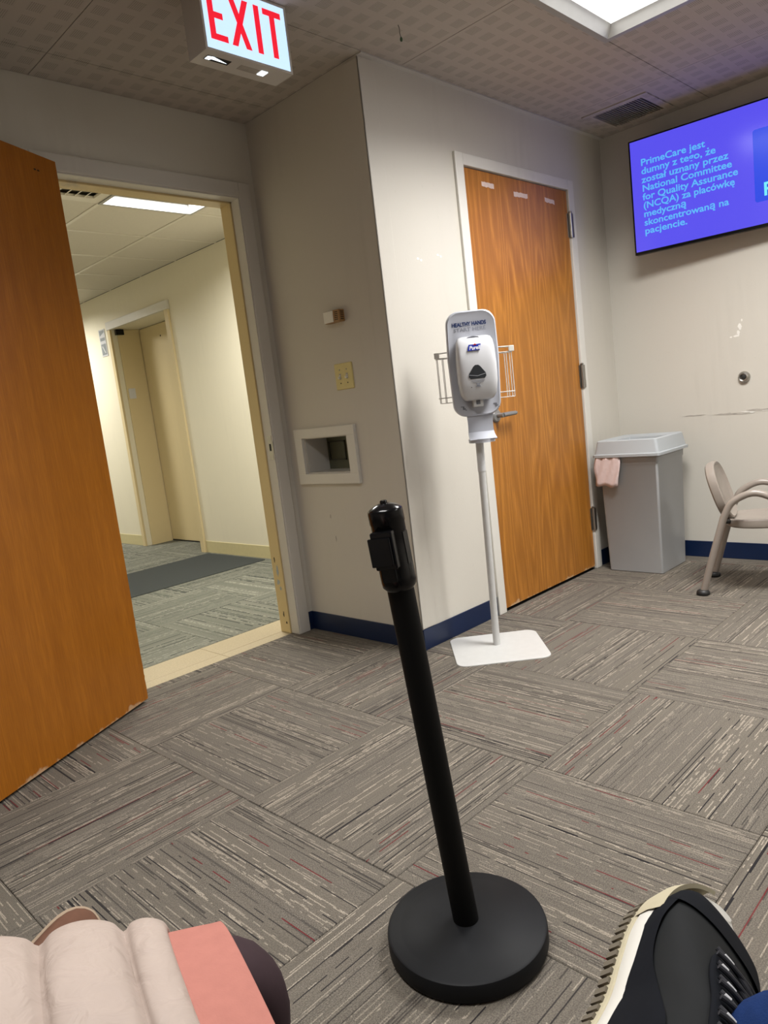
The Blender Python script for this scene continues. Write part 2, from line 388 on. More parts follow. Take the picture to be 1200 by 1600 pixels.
# hall floor: vinyl threshold strip and carpet planks
xs = [XHW, -0.5, 0.11, 0.72, 1.2, XH]
for k in range(5):
    a, c = xs[k], xs[k + 1]
    ya = 1.797 if k in (1,) else YH0
    if k == 1: a_ = max(a, DL)
    if k in (1, 2):
        tile(max(a, DL) if k == 1 else a, c if k == 1 else DR, 1.797, YH0, False, MT['vct'], 'vinyl_tile', top=-0.001)
    tile(a, c, YH0, 2.07, False, MT['vct'], 'vinyl_tile', top=-0.001)
yy = 2.07; jj = 0
while yy < YH1 - 0.05:
    y2 = min(yy + T, YH1); xx = XHW; ii = 0
    while xx < XH - 0.02:
        x2 = min(xx + T * 0.5 * (2 if True else 1), XH)
        tile(xx, x2, yy, y2, (ii + jj) % 2 == 0, MT['hallcarpet']); xx = x2; ii += 1
    yy = y2; jj += 1
tile(XH, XH + 0.279, 4.60, 5.66, False, MT['hallcarpet'])
# baseboards
b = B(); b.box((XC - 0.007, YC - 0.007, 0), (XC, YA, 0.095), 0.002); b.box((XC - 0.007, YC - 0.007, 0), (CL - 0.066, YC, 0.095), 0.002)
b.build('baseboard_middle', MT['navy'], label='navy vinyl baseboard wrapping the outside corner', **STR)
b = B(); b.box((CR + 0.062, YC - 0.007, 0), (XD, YC, 0.095), 0.002); b.box((XD - 0.007, YR, 0), (XD, YC - 0.007, 0.095), 0.002)
b.build('baseboard_right', MT['navy'], label='navy vinyl baseboard behind the bin and chair', **STR)
b = B(); b.box((XL, YA - 0.007, 0), (DL - 0.075, YA, 0.095), 0.002); b.box((DR + 0.075, YA - 0.007, 0), (XC - 0.007, YA, 0.095), 0.002)
b.build('baseboard_back', MT['navy'], label='navy vinyl baseboard beside the open doorway', **STR)
# ceiling: slab, panels with recessed joints, edge moulding
b = B(); b.box((XL, YR, H + 0.11), (XD, YC, H + 0.15)); b.box((XL, YC, H + 0.11), (XC, YA, H + 0.15))
ceiling = b.build('ceiling', MT['dark'], label='ceiling of perforated acoustic panels', **STR)
LX0, LX1, LY0, LY1 = 0.838, 1.447, -0.879, 0.338
LIGHTS = [(LX0, LX1, LY0, LY1), (-1.609, -0.999, -0.879, 0.338), (LX0, LX1, -3.31, -2.10)]
def panel(x0, x1, y0, y1):
    if x1 - x0 < 0.02 or y1 - y0 < 0.02: return
    ox, oy = (x0, y0)
    rects = [(x0, x1, y0, y1)]
    for l in LIGHTS + [(2.185, 2.468, 0.522, 0.815)]:
        out = []
        for r in rects:
            a, c, d, e = r; la, lc, ld, le = l
            ia, ic, id_, ie = max(a, la), min(c, lc), max(d, ld), min(e, le)
            if ic - ia < 1e-3 or ie - id_ < 1e-3: out.append(r); continue
            if ia > a: out.append((a, ia, d, e))
            if ic < c: out.append((ic, c, d, e))
            if id_ > d: out.append((ia, ic, d, id_))
            if ie < e: out.append((ia, ic, ie, e))
        rects = out
    if not rects: return
    b = B(); g = 0.0015
    for a, c, d, e in rects:
        ga, gc = (g if abs(a - x0) < 1e-4 else 0), (g if abs(c - x1) < 1e-4 else 0); gd, ge = (g if abs(d - y0) < 1e-4 else 0), (g if abs(e - y1) < 1e-4 else 0)
        b.box((a + ga - ox, d + gd - oy, 0), (c - gc - ox, e - ge - oy, 0.012))
    b.build('ceiling_panel', MT['perf'], ceiling, loc=(ox, oy, H))
xj = [XL, -2.828, -1.609, -0.390, 0.838, 2.057, XD]
yj = [YR] + [0.338 - T * k for k in range(6, 0, -1)] + [0.338, 0.945, 1.554, YA]
for a, c in zip(xj, xj[1:]):
    for d, e in zip(yj, yj[1:]):
        if d > 0.94:
            if a >= 0.8: continue
            panel(a, min(c, XC), d, e)
        else: panel(a, c, d, e)
b = B(); b.box((XC, 0.947, H - 0.004), (XD, YC, H + 0.012)); b.build('edge_moulding', MT['trim'], ceiling)
# ------------------------------------------------------------------ hall shell
b = B()
b.box((XH, YH0, 0), (XH + 0.05, 4.60, H)); b.box((XH, 5.66, 0), (XH + 0.05, YH1, H)); b.box((XH, 4.60, 2.14), (XH + 0.05, 5.66, H))
b.box((XH + 0.05, 4.54, 0), (XH + 0.40, 4.60, H)); b.box((XH + 0.05, 5.66, 0), (XH + 0.40, 5.72, H)); b.box((XH + 0.05, 4.60, 2.14), (XH + 0.40, 5.66, 2.2))
b.build('wall_hall_right', MT['hall'], label='pale yellow hall wall around the elevator', **STR)
B().box((XHW - 0.1, YH0, 0), (XHW, YH1, H)).build('wall_hall_left', MT['hall'], label='pale yellow hall wall hidden behind the door leaf', **STR)
B().box((XHW - 0.1, YH1, 0), (XH + 0.1, YH1 + 0.1, H)).build('wall_hall_end', MT['hall'], label='pale yellow wall at the end of the hall', **STR)
b = B(); b.box((XHW, YH0, 0.0), (DL - 0.06, YH0 + 0.02, H)); b.box((DR + 0.06, YH0, 0), (XH, YH0 + 0.02, H)); b.box((DL - 0.06, YH0, DT + 0.06), (DR + 0.06, YH0 + 0.02, H))
b.build('wall_hall_front', MT['hall'], label='hall side of the doorway wall', **STR)
b = B(); b.box((XH - 0.007, YH0 + 0.02, 0), (XH, 4.53, 0.105), 0.002); b.box((XH - 0.007, 5.73, 0), (XH, YH1, 0.105), 0.002)
b.build('baseboard_hall', MT['hall_base'], label='olive yellow baseboard along the hall wall', **STR)
hc = B().box((XHW, YH0, H + 0.05), (XH, YH1, H + 0.09)).build('ceiling_hall', MT['lay'], label='hall ceiling of plain lay-in boards', **STR)
gx = [XHW, -0.725, -0.115, 0.495, 1.105, XH]; gy = [YH0 + 0.02, 2.49, 3.10, 3.71, 4.32, 4.93, 5.54, 6.15, 6.76, 7.37, YH1]
HL = (0.495, 1.105, 2.49, 3.10); HV = (-0.115, 0.495, 2.49, 3.10)
proto = None
for a, c in zip(gx, gx[1:]):
    for d, e in zip(gy, gy[1:]):
        if (a, d) in ((0.495, 2.49), (-0.115, 2.49), (0.495, 6.15)): continue
        B().box((a + (.011 if a > XHW else 0), d + .011, 0.004), (c - (.011 if c < XH else 0), e - .011, 0.014)).build('ceiling_board', MT['lay'], hc, loc=(0, 0, H))
b = B()
for a in gx[1:-1]: b.box((a - 0.012, gy[0], H), (a + 0.012, gy[-1], H + 0.006))
for d in gy[1:-1]: b.box((gx[0], d - 0.012, H + 0.0005), (gx[-1], d + 0.012, H + 0.0055))
b.build('ceiling_grid', MT['tbar'], hc)

# ================================================================== LAMPS
def troffer(name, r, lens, watts, label, spread, color, rec=0.03, fw=0.014, slope=0.034, group=None):
    x0, x1, y0, y1 = r; cx, cy = (x0 + x1) / 2, (y0 + y1) / 2; hx, hy = (x1 - x0) / 2 - 0.002, (y1 - y0) / 2 - 0.002
    e = empty(name, (cx, cy, H), label=label, cat='ceiling light', group=group)
    def ring(h0x, h0y, z0, h1x, h1y, z1):
        q = lambda hx, hy, z: [Vector((-hx, -hy, z)), Vector((hx, -hy, z)), Vector((hx, hy, z)), Vector((-hx, hy, z))]
        return q(h0x, h0y, z0), q(h1x, h1y, z1)
    b = B()   # white rim, then sloping sides up to the lens
    a0, a1 = ring(hx + 0.012, hy + 0.012, -0.001, hx + 0.012, hy + 0.012, -0.007)
    a2, a3 = ring(hx - fw, hy - fw, -0.007, hx - fw - slope, hy - fw - slope, rec)
    a4, a5 = ring(hx - fw, hy - fw, rec + 0.004, hx + 0.0, hy + 0.0, -0.001)
    b.loft([a0, a1, a2, a3, a4, a5], closed=True, cap=False)
    b.build('frame', MT['troffer'], e)
    B().box((-hx + 0.01, -hy + 0.01, rec + 0.006), (hx - 0.01, hy - 0.01, rec + 0.012)).build('lens', lens, e)
    B().box((-hx, -hy, rec + 0.03), (hx, hy, rec + 0.07)).build('housing', MT['white_metal'], e)
    ld = bpy.data.lights.new(name + '_tubes', 'AREA'); ld.shape = 'RECTANGLE'; ld.size = 2 * (hx - fw - slope) - 0.01; ld.size_y = 2 * (hy - fw - slope) - 0.01
    ld.energy = watts; ld.color = color; ld.spread = spread
    lo = bpy.data.objects.new(name + '_tubes', ld); COL.objects.link(lo); lo.parent = e; lo.location = (0, 0, rec - 0.002)
    return e
GRP = None
troffer('ceiling_light', LIGHTS[0], MT['lens'], ROOM_LIGHT[0], 'bright white ceiling panel light above the hand sanitizer stand', math.radians(145), (1.0, 0.985, 0.955))
troffer('ceiling_light', LIGHTS[1], MT['lens'], ROOM_LIGHT[1], 'ceiling panel light above the seated person in the quilted jacket', math.radians(130), (1.0, 0.985, 0.955))
troffer('ceiling_light', LIGHTS[2], MT['lens'], ROOM_LIGHT[2], 'ceiling panel light right of the camera out of view', math.radians(140), (1.0, 0.985, 0.955))
troffer('ceiling_light', HL, MT['hlens'], HALL_LIGHT, 'white recessed hall ceiling light seen through the open doorway', math.radians(160), (1.0, 0.98, 0.92), rec=0.045, fw=0.008, slope=0.02)
troffer('ceiling_light', (0.495, 1.105, 6.15, 6.76), MT['hlens'], HALL_LIGHT, 'second hall ceiling light hidden behind the brown door leaf', math.radians(160), (1.0, 0.98, 0.92), rec=0.045, fw=0.008, slope=0.02)

# ================================================================== DOORS
# door_1: closed oak door in the middle wall (hinges right, opens into the room)
d1 = empty('door_1', (CL, YC, 0), label='closed oak door with tape strips beside the hand sanitizer stand', kind='structure')
W = CR - CL
b = B()
for x0, x1, z0, z1 in ((-0.062, -0.002, 0, CT + 0.056), (W + 0.002, W + 0.06, 0, CT + 0.056), (-0.002, W + 0.002, CT + 0.002, CT + 0.056)):
    b.box((x0, -0.014, z0), (x1, 0.0, z1), 0.003)
b.box((-0.029, 0.0, 0), (-0.002, WT - 0.002, CT + 0.028)); b.box((W + 0.002, 0, 0), (W + 0.029, WT - 0.002, CT + 0.028)); b.box((-0.002, 0, CT + 0.002), (W + 0.002, WT - 0.002, CT + 0.028))
b.box((-0.002, 0.05, 0), (0.014, 0.07, CT)); b.box((W - 0.014, 0.05, 0), (W + 0.002, 0.07, CT))
b.build('door_frame', MT['white_trim'], d1)
leaf = B().box((0.003, -0.002, 0.014), (W - 0.003, 0.042, CT - 0.003), 0.002).build('door_leaf', MT['oak'], d1)
for z in (1.963, 1.131, 0.298):
    h = B(); h.lathe([(0.0085, -0.066), (0.0085, 0.066)], 12, (W + 0.003, -0.014, z)); h.lathe([(0.003, 0.066), (0.0095, 0.069), (0.0095, 0.073), (0.003, 0.077)], 12, (W + 0.003, -0.014, z))
    h.box((W - 0.018, -0.0045, z - 0.064), (W + 0.002, -0.0022, z + 0.064)); h.box((W + 0.004, -0.0185, z - 0.064), (W + 0.026, -0.0145, z + 0.064))
    h.build('hinge', MT['steel'], d1, smooth=True)
for x, z, wd, rot in ((0.190, 2.089, 0.10, 0.00), (0.470, 2.074, 0.125, 0.02), (0.745, 2.075, 0.095, -0.06)):
    b = B(); n = 8; up = []
    for k in range(n + 1):
        t = -wd / 2 + wd * k / n; j = random.uniform(-0.002, 0.002)
        up.append((x + t, z + t * rot + 0.011 + j))
    lowr = [(u, v - 0.022 + random.uniform(-0.002, 0.002)) for u, v in reversed(up)]
    b.poly([(u, -0.0024, v) for u, v in up + lowr], (0, -0.0006, 0)); b.build('tape_strip', MT['tape'], d1)
hd = B()
hd.lathe([(0.001, 0), (0.034, 0), (0.034, 0.006), (0.028, 0.012), (0.012, 0.014), (0.012, 0.05), (0.001, 0.052)], 24, (0.075, -0.002, 0.985), Matrix.Rotation(math.radians(90), 4, 'X'))
hd.tube([(0.072, -0.05, 0.985), (0.10, -0.052, 0.986), (0.14, -0.052, 0.987), (0.175, -0.050, 0.987), (0.19, -0.046, 0.987)], [0.011, 0.0115, 0.011, 0.0105, 0.008], 12)
hd.build('door_handle', MT['grey_metal'], d1, smooth=True)
# door_2: doorway in the back wall with its open brown leaf
d2 = empty('door_2', ((DL + DR) / 2, YA, 0), label='painted frame and wide open brown wooden door of the doorway', kind='structure')
O = Vector(d2.location)
def L2(x, y, z): return (x - O.x, y - O.y, z)
b = B()
b.box(L2(DR, YA - 0.016, 0), L2(DR + 0.066, YA, DT + 0.068), 0.004); b.box(L2(DL - 0.066, YA - 0.016, 0), L2(DL, YA, DT + 0.068), 0.004); b.box(L2(DL, YA - 0.016, DT), L2(DR, YA, DT + 0.068), 0.004)
b.box(L2(DR - 0.006, YA - 0.012, 0), L2(DR, YA + 0.052, DT), 0.002); b.box(L2(DL, YA - 0.012, 0), L2(DL + 0.006, YA + 0.052, DT), 0.002); b.box(L2(DL, YA - 0.012, DT - 0.006), L2(DR, YA + 0.052, DT), 0.002)
fr = b.build('door_frame', MT['trim'], d2)
b = B()
q_ = 0.014
b.box(L2(DR - q_, YA + 0.052, 0), L2(DR, YA + 0.132, DT), 0.002); b.box(L2(DL, YA + 0.052, 0), L2(DL + q_, YA + 0.132, DT), 0.002); b.box(L2(DL, YA + 0.052, DT - q_), L2(DR, YA + 0.132, DT), 0.002)
b.box(L2(DR, YA + 0.132, 0), L2(DR + 0.05, YA + 0.150, DT + 0.05), 0.002); b.box(L2(DL - 0.05, YA + 0.132, 0), L2(DL, YA + 0.150, DT + 0.05), 0.002); b.box(L2(DL, YA + 0.132, DT), L2(DR, YA + 0.150, DT + 0.05), 0.002)
b.build('door_stop', MT['cream_jamb'], d2, label='cream painted hall side of the jamb with chipped paint')
b = B(); px = DR - 0.006 - O.x
def pl(y0, y1, z0, z1, x=px, t=0.0015): b.box((x - t, y0 - O.y, z0), (x, y1 - O.y, z1))
pl(1.742, 1.772, 0.90, 1.02); pl(1.734, 1.742, 0.93, 0.99)
sp = b.build('strike_plate', MT['steel'], fr)
b = B(); pl(1.75, 1.764, 0.945, 0.98, px - 0.0015, 0.0006); b.build('latch_hole', MT['dark'], fr)
# open leaf: hinge edge near the left jamb, face toward the room
ang = math.atan2(-0.463, -0.886)
e = B(); LW = 0.93
random.seed(3)
# leaf outline with nicks along the hinge edge near the floor
edge = [(0.0, 2.145), (0.0, 0.42)] 
zz = 0.40
while zz > 0.03:
    edge.append((random.uniform(0.0, 0.0035), zz)); zz -= random.uniform(0.008, 0.022)
edge += [(0.003, 0.014), (LW, 0.012), (LW, 2.145)]
e.poly([(u, 0.0, v) for u, v in edge], (0, -0.044, 0))
lf = e.build('door_leaf', MT['leafwood'], d2)
lf.location = (-0.387 - O.x, 1.648 - O.y, 0); lf.rotation_euler = (0, 0, ang)
h = B(); h.lathe([(0.001, 0), (0.034, 0), (0.034, 0.006), (0.012, 0.012), (0.012, 0.05), (0.001, 0.052)], 24, (LW - 0.07, 0.0, 1.0), Matrix.Rotation(math.radians(-90), 4, 'X'))
h.tube([(LW - 0.068, 0.048, 1.0), (LW - 0.10, 0.052, 1.0), (LW - 0.19, 0.050, 1.0)], 0.0105, 12); h.build('door_handle', MT['grey_metal'], lf, smooth=True)
# local -y of the leaf points to the wall side; the visible face lies in the plane y = 0
for z in (1.95, 1.1, 0.25):
    h = B(); h.lathe([(0.008, -0.055), (0.008, 0.055)], 10, (-0.414 - O.x, 1.722 - O.y, z)); h.box((-0.428 - O.x, 1.722 - O.y, z - 0.05), (-0.424 - O.x, 1.745 - O.y, z + 0.05)); h.build('hinge', MT['steel'], d2, smooth=True)
b = B()
for s in (0.095, 0.112): b.box((s, 0.0002, 2.085), (s + 0.010, 0.0008, 2.090))
o = b.build('screw_mark', MT['dark'], lf)
# door_3: elevator in the hall
d3 = empty('door_3', (XH, 5.13, 0), label='cream elevator doorway with recessed door in the hall', kind='structure')
def E3(x, y, z): return (x - XH, y - 5.13, z)
b = B()
b.box(E3(XH - 0.022, 4.535, 0), E3(XH, 4.60, 2.14), 0.003); b.box(E3(XH - 0.022, 5.66, 0), E3(XH, 5.715, 2.14), 0.003)
b.build('side_casing', MT['hall_trim'], d3)
B().box(E3(XH - 0.028, 4.53, 2.14), E3(XH, 5.72, 2.215), 0.003).build('head_casing', MT['white_trim'], d3)
for y0, y1 in ((4.602, 5.05), (5.054, 5.655)):
    B().box(E3(XH + 0.28 + (0.0 if y0 > 5.0 else -0.012), y0, 0.012), E3(XH + 0.305, y1, 2.135), 0.002).build('door_panel', MT['hall_trim'], d3)
B().box(E3(XH + 0.05, 5.648, 0), E3(XH + 0.275, 5.66, 2.138)).build('side_lining', MT['hall_trim'], d3)
B().box(E3(XH + 0.28, 4.602, 0.0), E3(XH + 0.30, 5.655, 0.011)).build('door_sill', MT['dark'], d3)
B().box(E3(XH + 0.02, 5.61, 2.085), E3(XH + 0.10, 5.645, 2.136), 0.003).build('sensor_box', MT['black'], d3)
B().box(E3(XH + 0.065, 5.642, 1.47), E3(XH + 0.135, 5.6475, 1.57), 0.002).build('floor_plate', MT['pl_white'], d3)
B().lathe([(0.001, 0), (0.008, 0), (0.008, 0.002), (0.001, 0.003)], 12, E3(XH + 0.279, 5.25, 2.02), Matrix.Rotation(math.radians(-90), 4, 'Y')).build('key_hole', MT['dark'], d3)

# marks on walls (thin flakes of bare plaster and scuffs, parts of their wall)
def blob(cx, cy, rx, ry, n=14, seed=0, rough=0.45):
    rnd = random.Random(seed); return [(cx + rx * math.cos(2 * math.pi * k / n) * rnd.uniform(1 - rough, 1), cy + ry * math.sin(2 * math.pi * k / n) * rnd.uniform(1 - rough, 1)) for k in range(n)]
def mark(wall, name, mat, pts, plane, val):
    b = B()
    if plane == 'x': b.poly([(val - 0.0002, p, q) for p, q in pts], (-0.0008, 0, 0))
    else: b.poly([(p, val - 0.0002, q) for p, q in pts], (0, -0.0008, 0))
    b.build(name, mat, wall)
for k, (x, z) in enumerate(((0.842, 1.712), (0.862, 1.706), (0.980, 1.735), (1.000, 1.730))):
    mark(wall_right, 'paint_chip', MT['chip'], blob(x, z, 0.010, 0.007, seed=k), 'y', YC)
for k, (y, z, ry, rz) in enumerate(((0.243, 1.292, 0.012, 0.022), (0.252, 1.262, 0.010, 0.016), (0.262, 1.246, 0.018, 0.008), (0.29, 1.243, 0.008, 0.006), (0.232, 1.325, 0.005, 0.008))):
    mark(wall_tv, 'paint_chip', MT['chip'], blob(y, z, ry, rz, seed=20 + k), 'x', XD)
for k, (y, z, ry, rz) in enumerate(((0.52, 0.832, 0.09, 0.004), (0.34, 0.828, 0.10, 0.006), (0.16, 0.838, 0.12, 0.007), (0.26, 0.822, 0.08, 0.004), (0.0, 0.845, 0.1, 0.008))):
    mark(wall_tv, 'scuff_mark', MT['scuff'], blob(y, z, ry, rz, 22, seed=30 + k, rough=0.6), 'x', XD)
for k, (y, z, ry, rz) in enumerate(((0.235, 0.832, 0.04, 0.004), (0.20, 0.828, 0.02, 0.005), (0.13, 0.832, 0.03, 0.003))):
    mark(wall_tv, 'paint_chip', MT['chip'], blob(y, z, ry, rz, 18, seed=40 + k, rough=0.6), 'x', XD - 0.001)
mark(wall_tv, 'patch_mark', MT['trim'], blob(0.235, 1.692, 0.05, 0.016, 16, seed=50), 'x', XD)
for k, (y, z, ry, rz) in enumerate(((1.50, 0.60, 0.006, 0.012), (1.48, 0.49, 0.004, 0.02))):
    mark(wall_jog, 'scuff_mark', MT['scuff'], blob(y, z, ry, rz, 12, seed=60 + k), 'x', XC)
# chipped paint on the jamb
CHIPM = plain('old_blue_paint', (0.36, 0.40, 0.42), 0.5)
for k, (y, z, ry, rz) in enumerate(((1.835, 0.33, 0.012, 0.04), (1.842, 0.27, 0.016, 0.02), (1.83, 0.235, 0.010, 0.014), (1.85, 0.39, 0.005, 0.02), (1.835, 0.10, 0.006, 0.02), (1.82, 0.055, 0.008, 0.008))):
    bb = B(); bb.poly([(DR - 0.0142 - O.x, p - O.y, q) for p, q in blob(y, z, ry, rz, 14, seed=70 + k, rough=0.55)], (-0.0006, 0, 0)); bb.build('paint_chip', CHIPM if k < 3 else MT['dark'], d2)

# ================================================================== THINGS
# ---------------- exit sign hung from the ceiling
ex = empty('exit_sign', (-0.02, 0.91, 2.268), label='lit ceiling exit sign with red letters on a white face', cat='exit sign')
hw, hh, hd_ = 0.175, 0.218, 0.05
b = B()   # housing: open-front box built of five plates
b.box((-hw, -hd_ + 0.004, 0), (hw, hd_, 0.004)); b.box((-hw, -hd_ + 0.004, hh - 0.004), (hw, hd_, hh)); b.box((-hw, -hd_ + 0.004, 0.004), (-hw + 0.004, hd_, hh - 0.004)); b.box((hw - 0.004, -hd_ + 0.004, 0.004), (hw, hd_, hh - 0.004)); b.box((-hw + 0.004, hd_ - 0.004, 0.004), (hw - 0.004, hd_, hh - 0.004))
b.build('housing', MT['trim'], ex)
b = B(); f = 0.008
b.box((-hw, -hd_, 0), (hw, -hd_ + 0.004, f)); b.box((-hw, -hd_, hh - f), (hw, -hd_ + 0.004, hh)); b.box((-hw, -hd_, f), (-hw + f, -hd_ + 0.004, hh - f)); b.box((hw - f, -hd_, f), (hw, -hd_ + 0.004, hh - f))
b.build('face_rim', MT['trim'], ex)
face = B().box((-hw + f, -hd_ + 0.0015, f), (hw - f, -hd_ + 0.004, hh - f)).build('lit_face', MT['exitface'], ex)
z0, z1, st = 0.038, 0.188, 0.021
def letter(polys):
    b = B()
    for p in polys: b.poly([(x, -hd_ + 0.0014, z) for x, z in p], (0, -0.0012, 0))
    b.build('letter', MT['exitred'], face)
def rc(x0, x1, a, c): return [(x0, a), (x1, a), (x1, c), (x0, c)]
letter([rc(-0.148, -0.127, z0, z1), rc(-0.127, -0.083, z0, z0 + 0.019), rc(-0.127, -0.094, 0.104, 0.123), rc(-0.127, -0.083, z1 - 0.019, z1)])
letter([[(-0.068, z0), (-0.046, z0), (0.014, z1), (-0.008, z1)], [(-0.012, z0), (0.010, z0), (-0.044, z1), (-0.066, z1)]])
letter([rc(0.036, 0.057, z0, z1)])
letter([rc(0.100, 0.121, z0, z1 - 0.019), rc(0.073, 0.148, z1 - 0.019, z1)])
B().box((-0.150, -0.020, -0.0012), (-0.060, 0.008, -0.0002)).build('bottom_slot', MT['dark'], ex)
B().poly([(-0.148, -0.016, -0.0014), (-0.128, -0.020, -0.0014), (-0.068, -0.002, -0.0014), (-0.128, -0.004, -0.0014), (-0.132, 0.004, -0.0014), (-0.148, 0.004, -0.0014)], (0, 0, -0.0006)).build('slot_light', MT['exitslot'], ex)
B().box((-0.020, -0.018, -0.0012), (0.055, 0.012, -0.0002)).build('test_panel', MT['scuff'], ex)
B().box((0.062, -0.020, -0.0018), (0.088, 0.010, -0.0002)).build('lit_window', MT['exitslot'], ex)
# ---------------- television on the right wall
tvr = math.atan2(-0.995, 0.105)       # local +x runs along the screen to the viewer's right
tv = empty('television', (2.40, 0.715, 1.757), tvr, label='flat television showing Polish text on a purple screen', cat='television')
TW, TH, TD = 1.065, 0.603, 0.035
# local: x right, z up, +y away from the viewer (rotation keeps handedness)
B().box((0, 0.004, 0), (TW, TD, TH), 0.004).build('casing', MT['black'], tv)
b = B(); f = 0.0075
b.box((0, -0.002, 0), (TW, 0.0045, 0.016), 0.0015); b.box((0, -0.002, TH - f), (TW, 0.0045, TH), 0.0015); b.box((0, -0.002, 0.016), (f, 0.0045, TH - f)); b.box((TW - f, -0.002, 0.016), (TW, 0.0045, TH - f))
b.build('bezel', MT['black'], tv)
scr = B().box((f, 0.0, 0.016), (TW - f, 0.0045, TH - f)).build('screen', MT['screen'], tv)
lines = [("PrimeCare jest", 0.33), ("dumny z tego, ze", 0.38), ("zosta\u0142 uznany przez", 0.442), ("National Committee", 0.452), ("for Quality Assurance", 0.482), ("(NCQA) za plac\u00f3wke", 0.462), ("medyczn\u0105", 0.222), ("skoncentrowan\u0105 na", 0.432), ("pacjencie.", 0.222)]
TS = 0.0485
for k, (s, wd) in enumerate(lines):
    zb = 0.462 - 0.0448 * k
    tl_ = text('text_line', s, TS, MT['screen_txt'], scr, (0.060, -0.0003, zb), (1, 0, 0), (0, 0, 1), bold=0.0009, width=wd)
    if k == 1:      # dot over the z
        xr = 0.060 + prefix_width('dumny z tego, z', TS, 0.0009) * tl_['sq'] - 0.0105
        B().poly([(xr + 0.0042 * math.cos(a), -0.0006, zb + 0.0315 + 0.0042 * math.sin(a)) for a in [k_ * math.pi / 5 for k_ in range(10)]], (0, -0.0004, 0)).build('letter_dot', MT['screen_txt'], tl_)
    if k == 5:      # hook under the e
        xr = 0.060 + prefix_width('(NCQA) za plac\u00f3wke', TS, 0.0009) * tl_['sq'] - 0.008
        B().poly([(xr + u, -0.0006, zb + v) for u, v in ((0, 0.002), (0.004, 0.001), (-0.001, -0.006), (0.001, -0.0085), (0.006, -0.008), (0.005, -0.0115), (-0.002, -0.0115), (-0.005, -0.007))], (0, -0.0004, 0)).build('letter_hook', MT['screen_txt'], tl_)
b = B(); slab(b, rrect(0.40, 0.345, 0.012, 4, 0.615 + 0.20, 0.297), [(-0.0002, 0), (-0.0010, 0)], lambda u, v, d: Vector((u, d, v)))
card = b.build('screen_card', MT['screen_card'], scr)
text('card_text', 'P', 0.088, MT['screen_let'], card, (0.653, -0.0012, 0.150), (1, 0, 0), (0, 0, 1), bold=0.002)
b = B(); b.box((0.35, TD, 0.15), (0.70, TD + 0.012, 0.45), 0.003); b.box((0.49, TD + 0.01, 0.25), (0.56, TD + 0.058, 0.35)); b.build('wall_bracket', MT['black'], tv)
for o in scr.children:
    if 'sq' in o: del o['sq']
for o in card.children:
    if 'sq' in o: del o['sq']
# ---------------- ceiling air grille
vg = empty('air_vent', (2.3265, 0.6685, H), label='square louvred air vent in the ceiling near the television', cat='air vent')
b = B(); a_, c_ = 0.178, 0.137
for x0, x1, y0, y1 in ((-a_, a_, -a_, -c_), (-a_, a_, c_, a_), (-a_, -c_, -c_, c_), (c_, a_, -c_, c_)):
    b.box((x0, y0, -0.006), (x1, y1, -0.0005))
b.build('vent_frame', MT['perf'], vg)
B().box((-0.139, -0.143, 0.02), (0.139, 0.143, 0.03)).build('vent_throat', MT['dark'], vg)
base = None
for k in range(19):
    y = -0.130 + 0.26 * k / 18
    if base is None:
        sb = B(); sb.poly([(-0.136, -0.006, -0.004), (-0.136, -0.004, -0.004), (-0.136, 0.007, 0.012), (-0.136, 0.005, 0.012)], (0.272, 0, 0)); base = sb.build('slat', MT['trim'], vg, loc=(0, y, 0))
    else: copyobj(base, vg, (0, y, 0))
# hall air vent
hv = empty('air_vent', (0.19, 2.795, H), label='slatted ceiling air vent in the hall at the doorway top', cat='air vent')
b = B(); a_, c_ = 0.29, 0.235
for x0, x1, y0, y1 in ((-a_, a_, -a_, -c_), (-a_, a_, c_, a_), (-a_, -c_, -c_, c_), (c_, a_, -c_, c_)): b.box((x0, y0, -0.002), (x1, y1, 0.012))
b.build('vent_frame', MT['tbar'], hv)
B().box((-0.237, -0.237, 0.030), (0.237, 0.237, 0.040)).build('vent_throat', MT['lay'], hv)
base = None
for k in range(8):
    x = -0.2 + 0.4 * k / 7
    if base is None:
        sb = B(); sb.poly([(-0.024, -0.235, 0.0), (-0.020, -0.235, 0.0), (0.022, -0.235, 0.026), (0.018, -0.235, 0.026)], (0, 0.47, 0)); base = sb.build('slat', MT['tbar'], hv, loc=(x, 0, 0))
    else: copyobj(base, hv, (x, 0, 0))
# ---------------- loose wire hanging from the ceiling
wr = empty('hanging_wire', (0.590, 0.730, H), label='thin wire with dark green tip hanging from the ceiling panel', cat='wire')
B().tube(spline([(0, 0, 0.0), (0.002, -0.003, -0.015), (0.0, -0.004, -0.03), (0.004, -0.005, -0.046)], 5), 0.0012, 6).build('wire', MT['rubber'], wr)
B().lathe([(0.001, -0.060), (0.005, -0.056), (0.0055, -0.050), (0.003, -0.044), (0.001, -0.043)], 10, (0.004, -0.005, 0)).build('wire_tip', plain('dark_green_plastic', (0.02, 0.07, 0.03), 0.3), wr, smooth=True)
# ---------------- thermostat
th = empty('thermostat', (XC, 1.276, 1.514), label='small tan and white thermostat box above the light switch', cat='thermostat')
B().box((-0.034, -0.050, -0.026), (0, 0.050, 0.026), 0.003).build('body', MT['thermo_b'], th)
B().box((-0.0375, -0.012, -0.0245), (-0.0335, 0.050, 0.0245), 0.0015).build('cover', MT['thermo_w'], th)
for k in range(5):
    B().box((-0.0346, -0.042, -0.018 + 0.008 * k), (-0.0338, -0.020, -0.0145 + 0.008 * k)).build('vent_slot', MT['dark'], th)
    B().box((-0.026, -0.0508, -0.018 + 0.008 * k), (-0.008, -0.0498, -0.0145 + 0.008 * k)).build('vent_slot', MT['dark'], th)
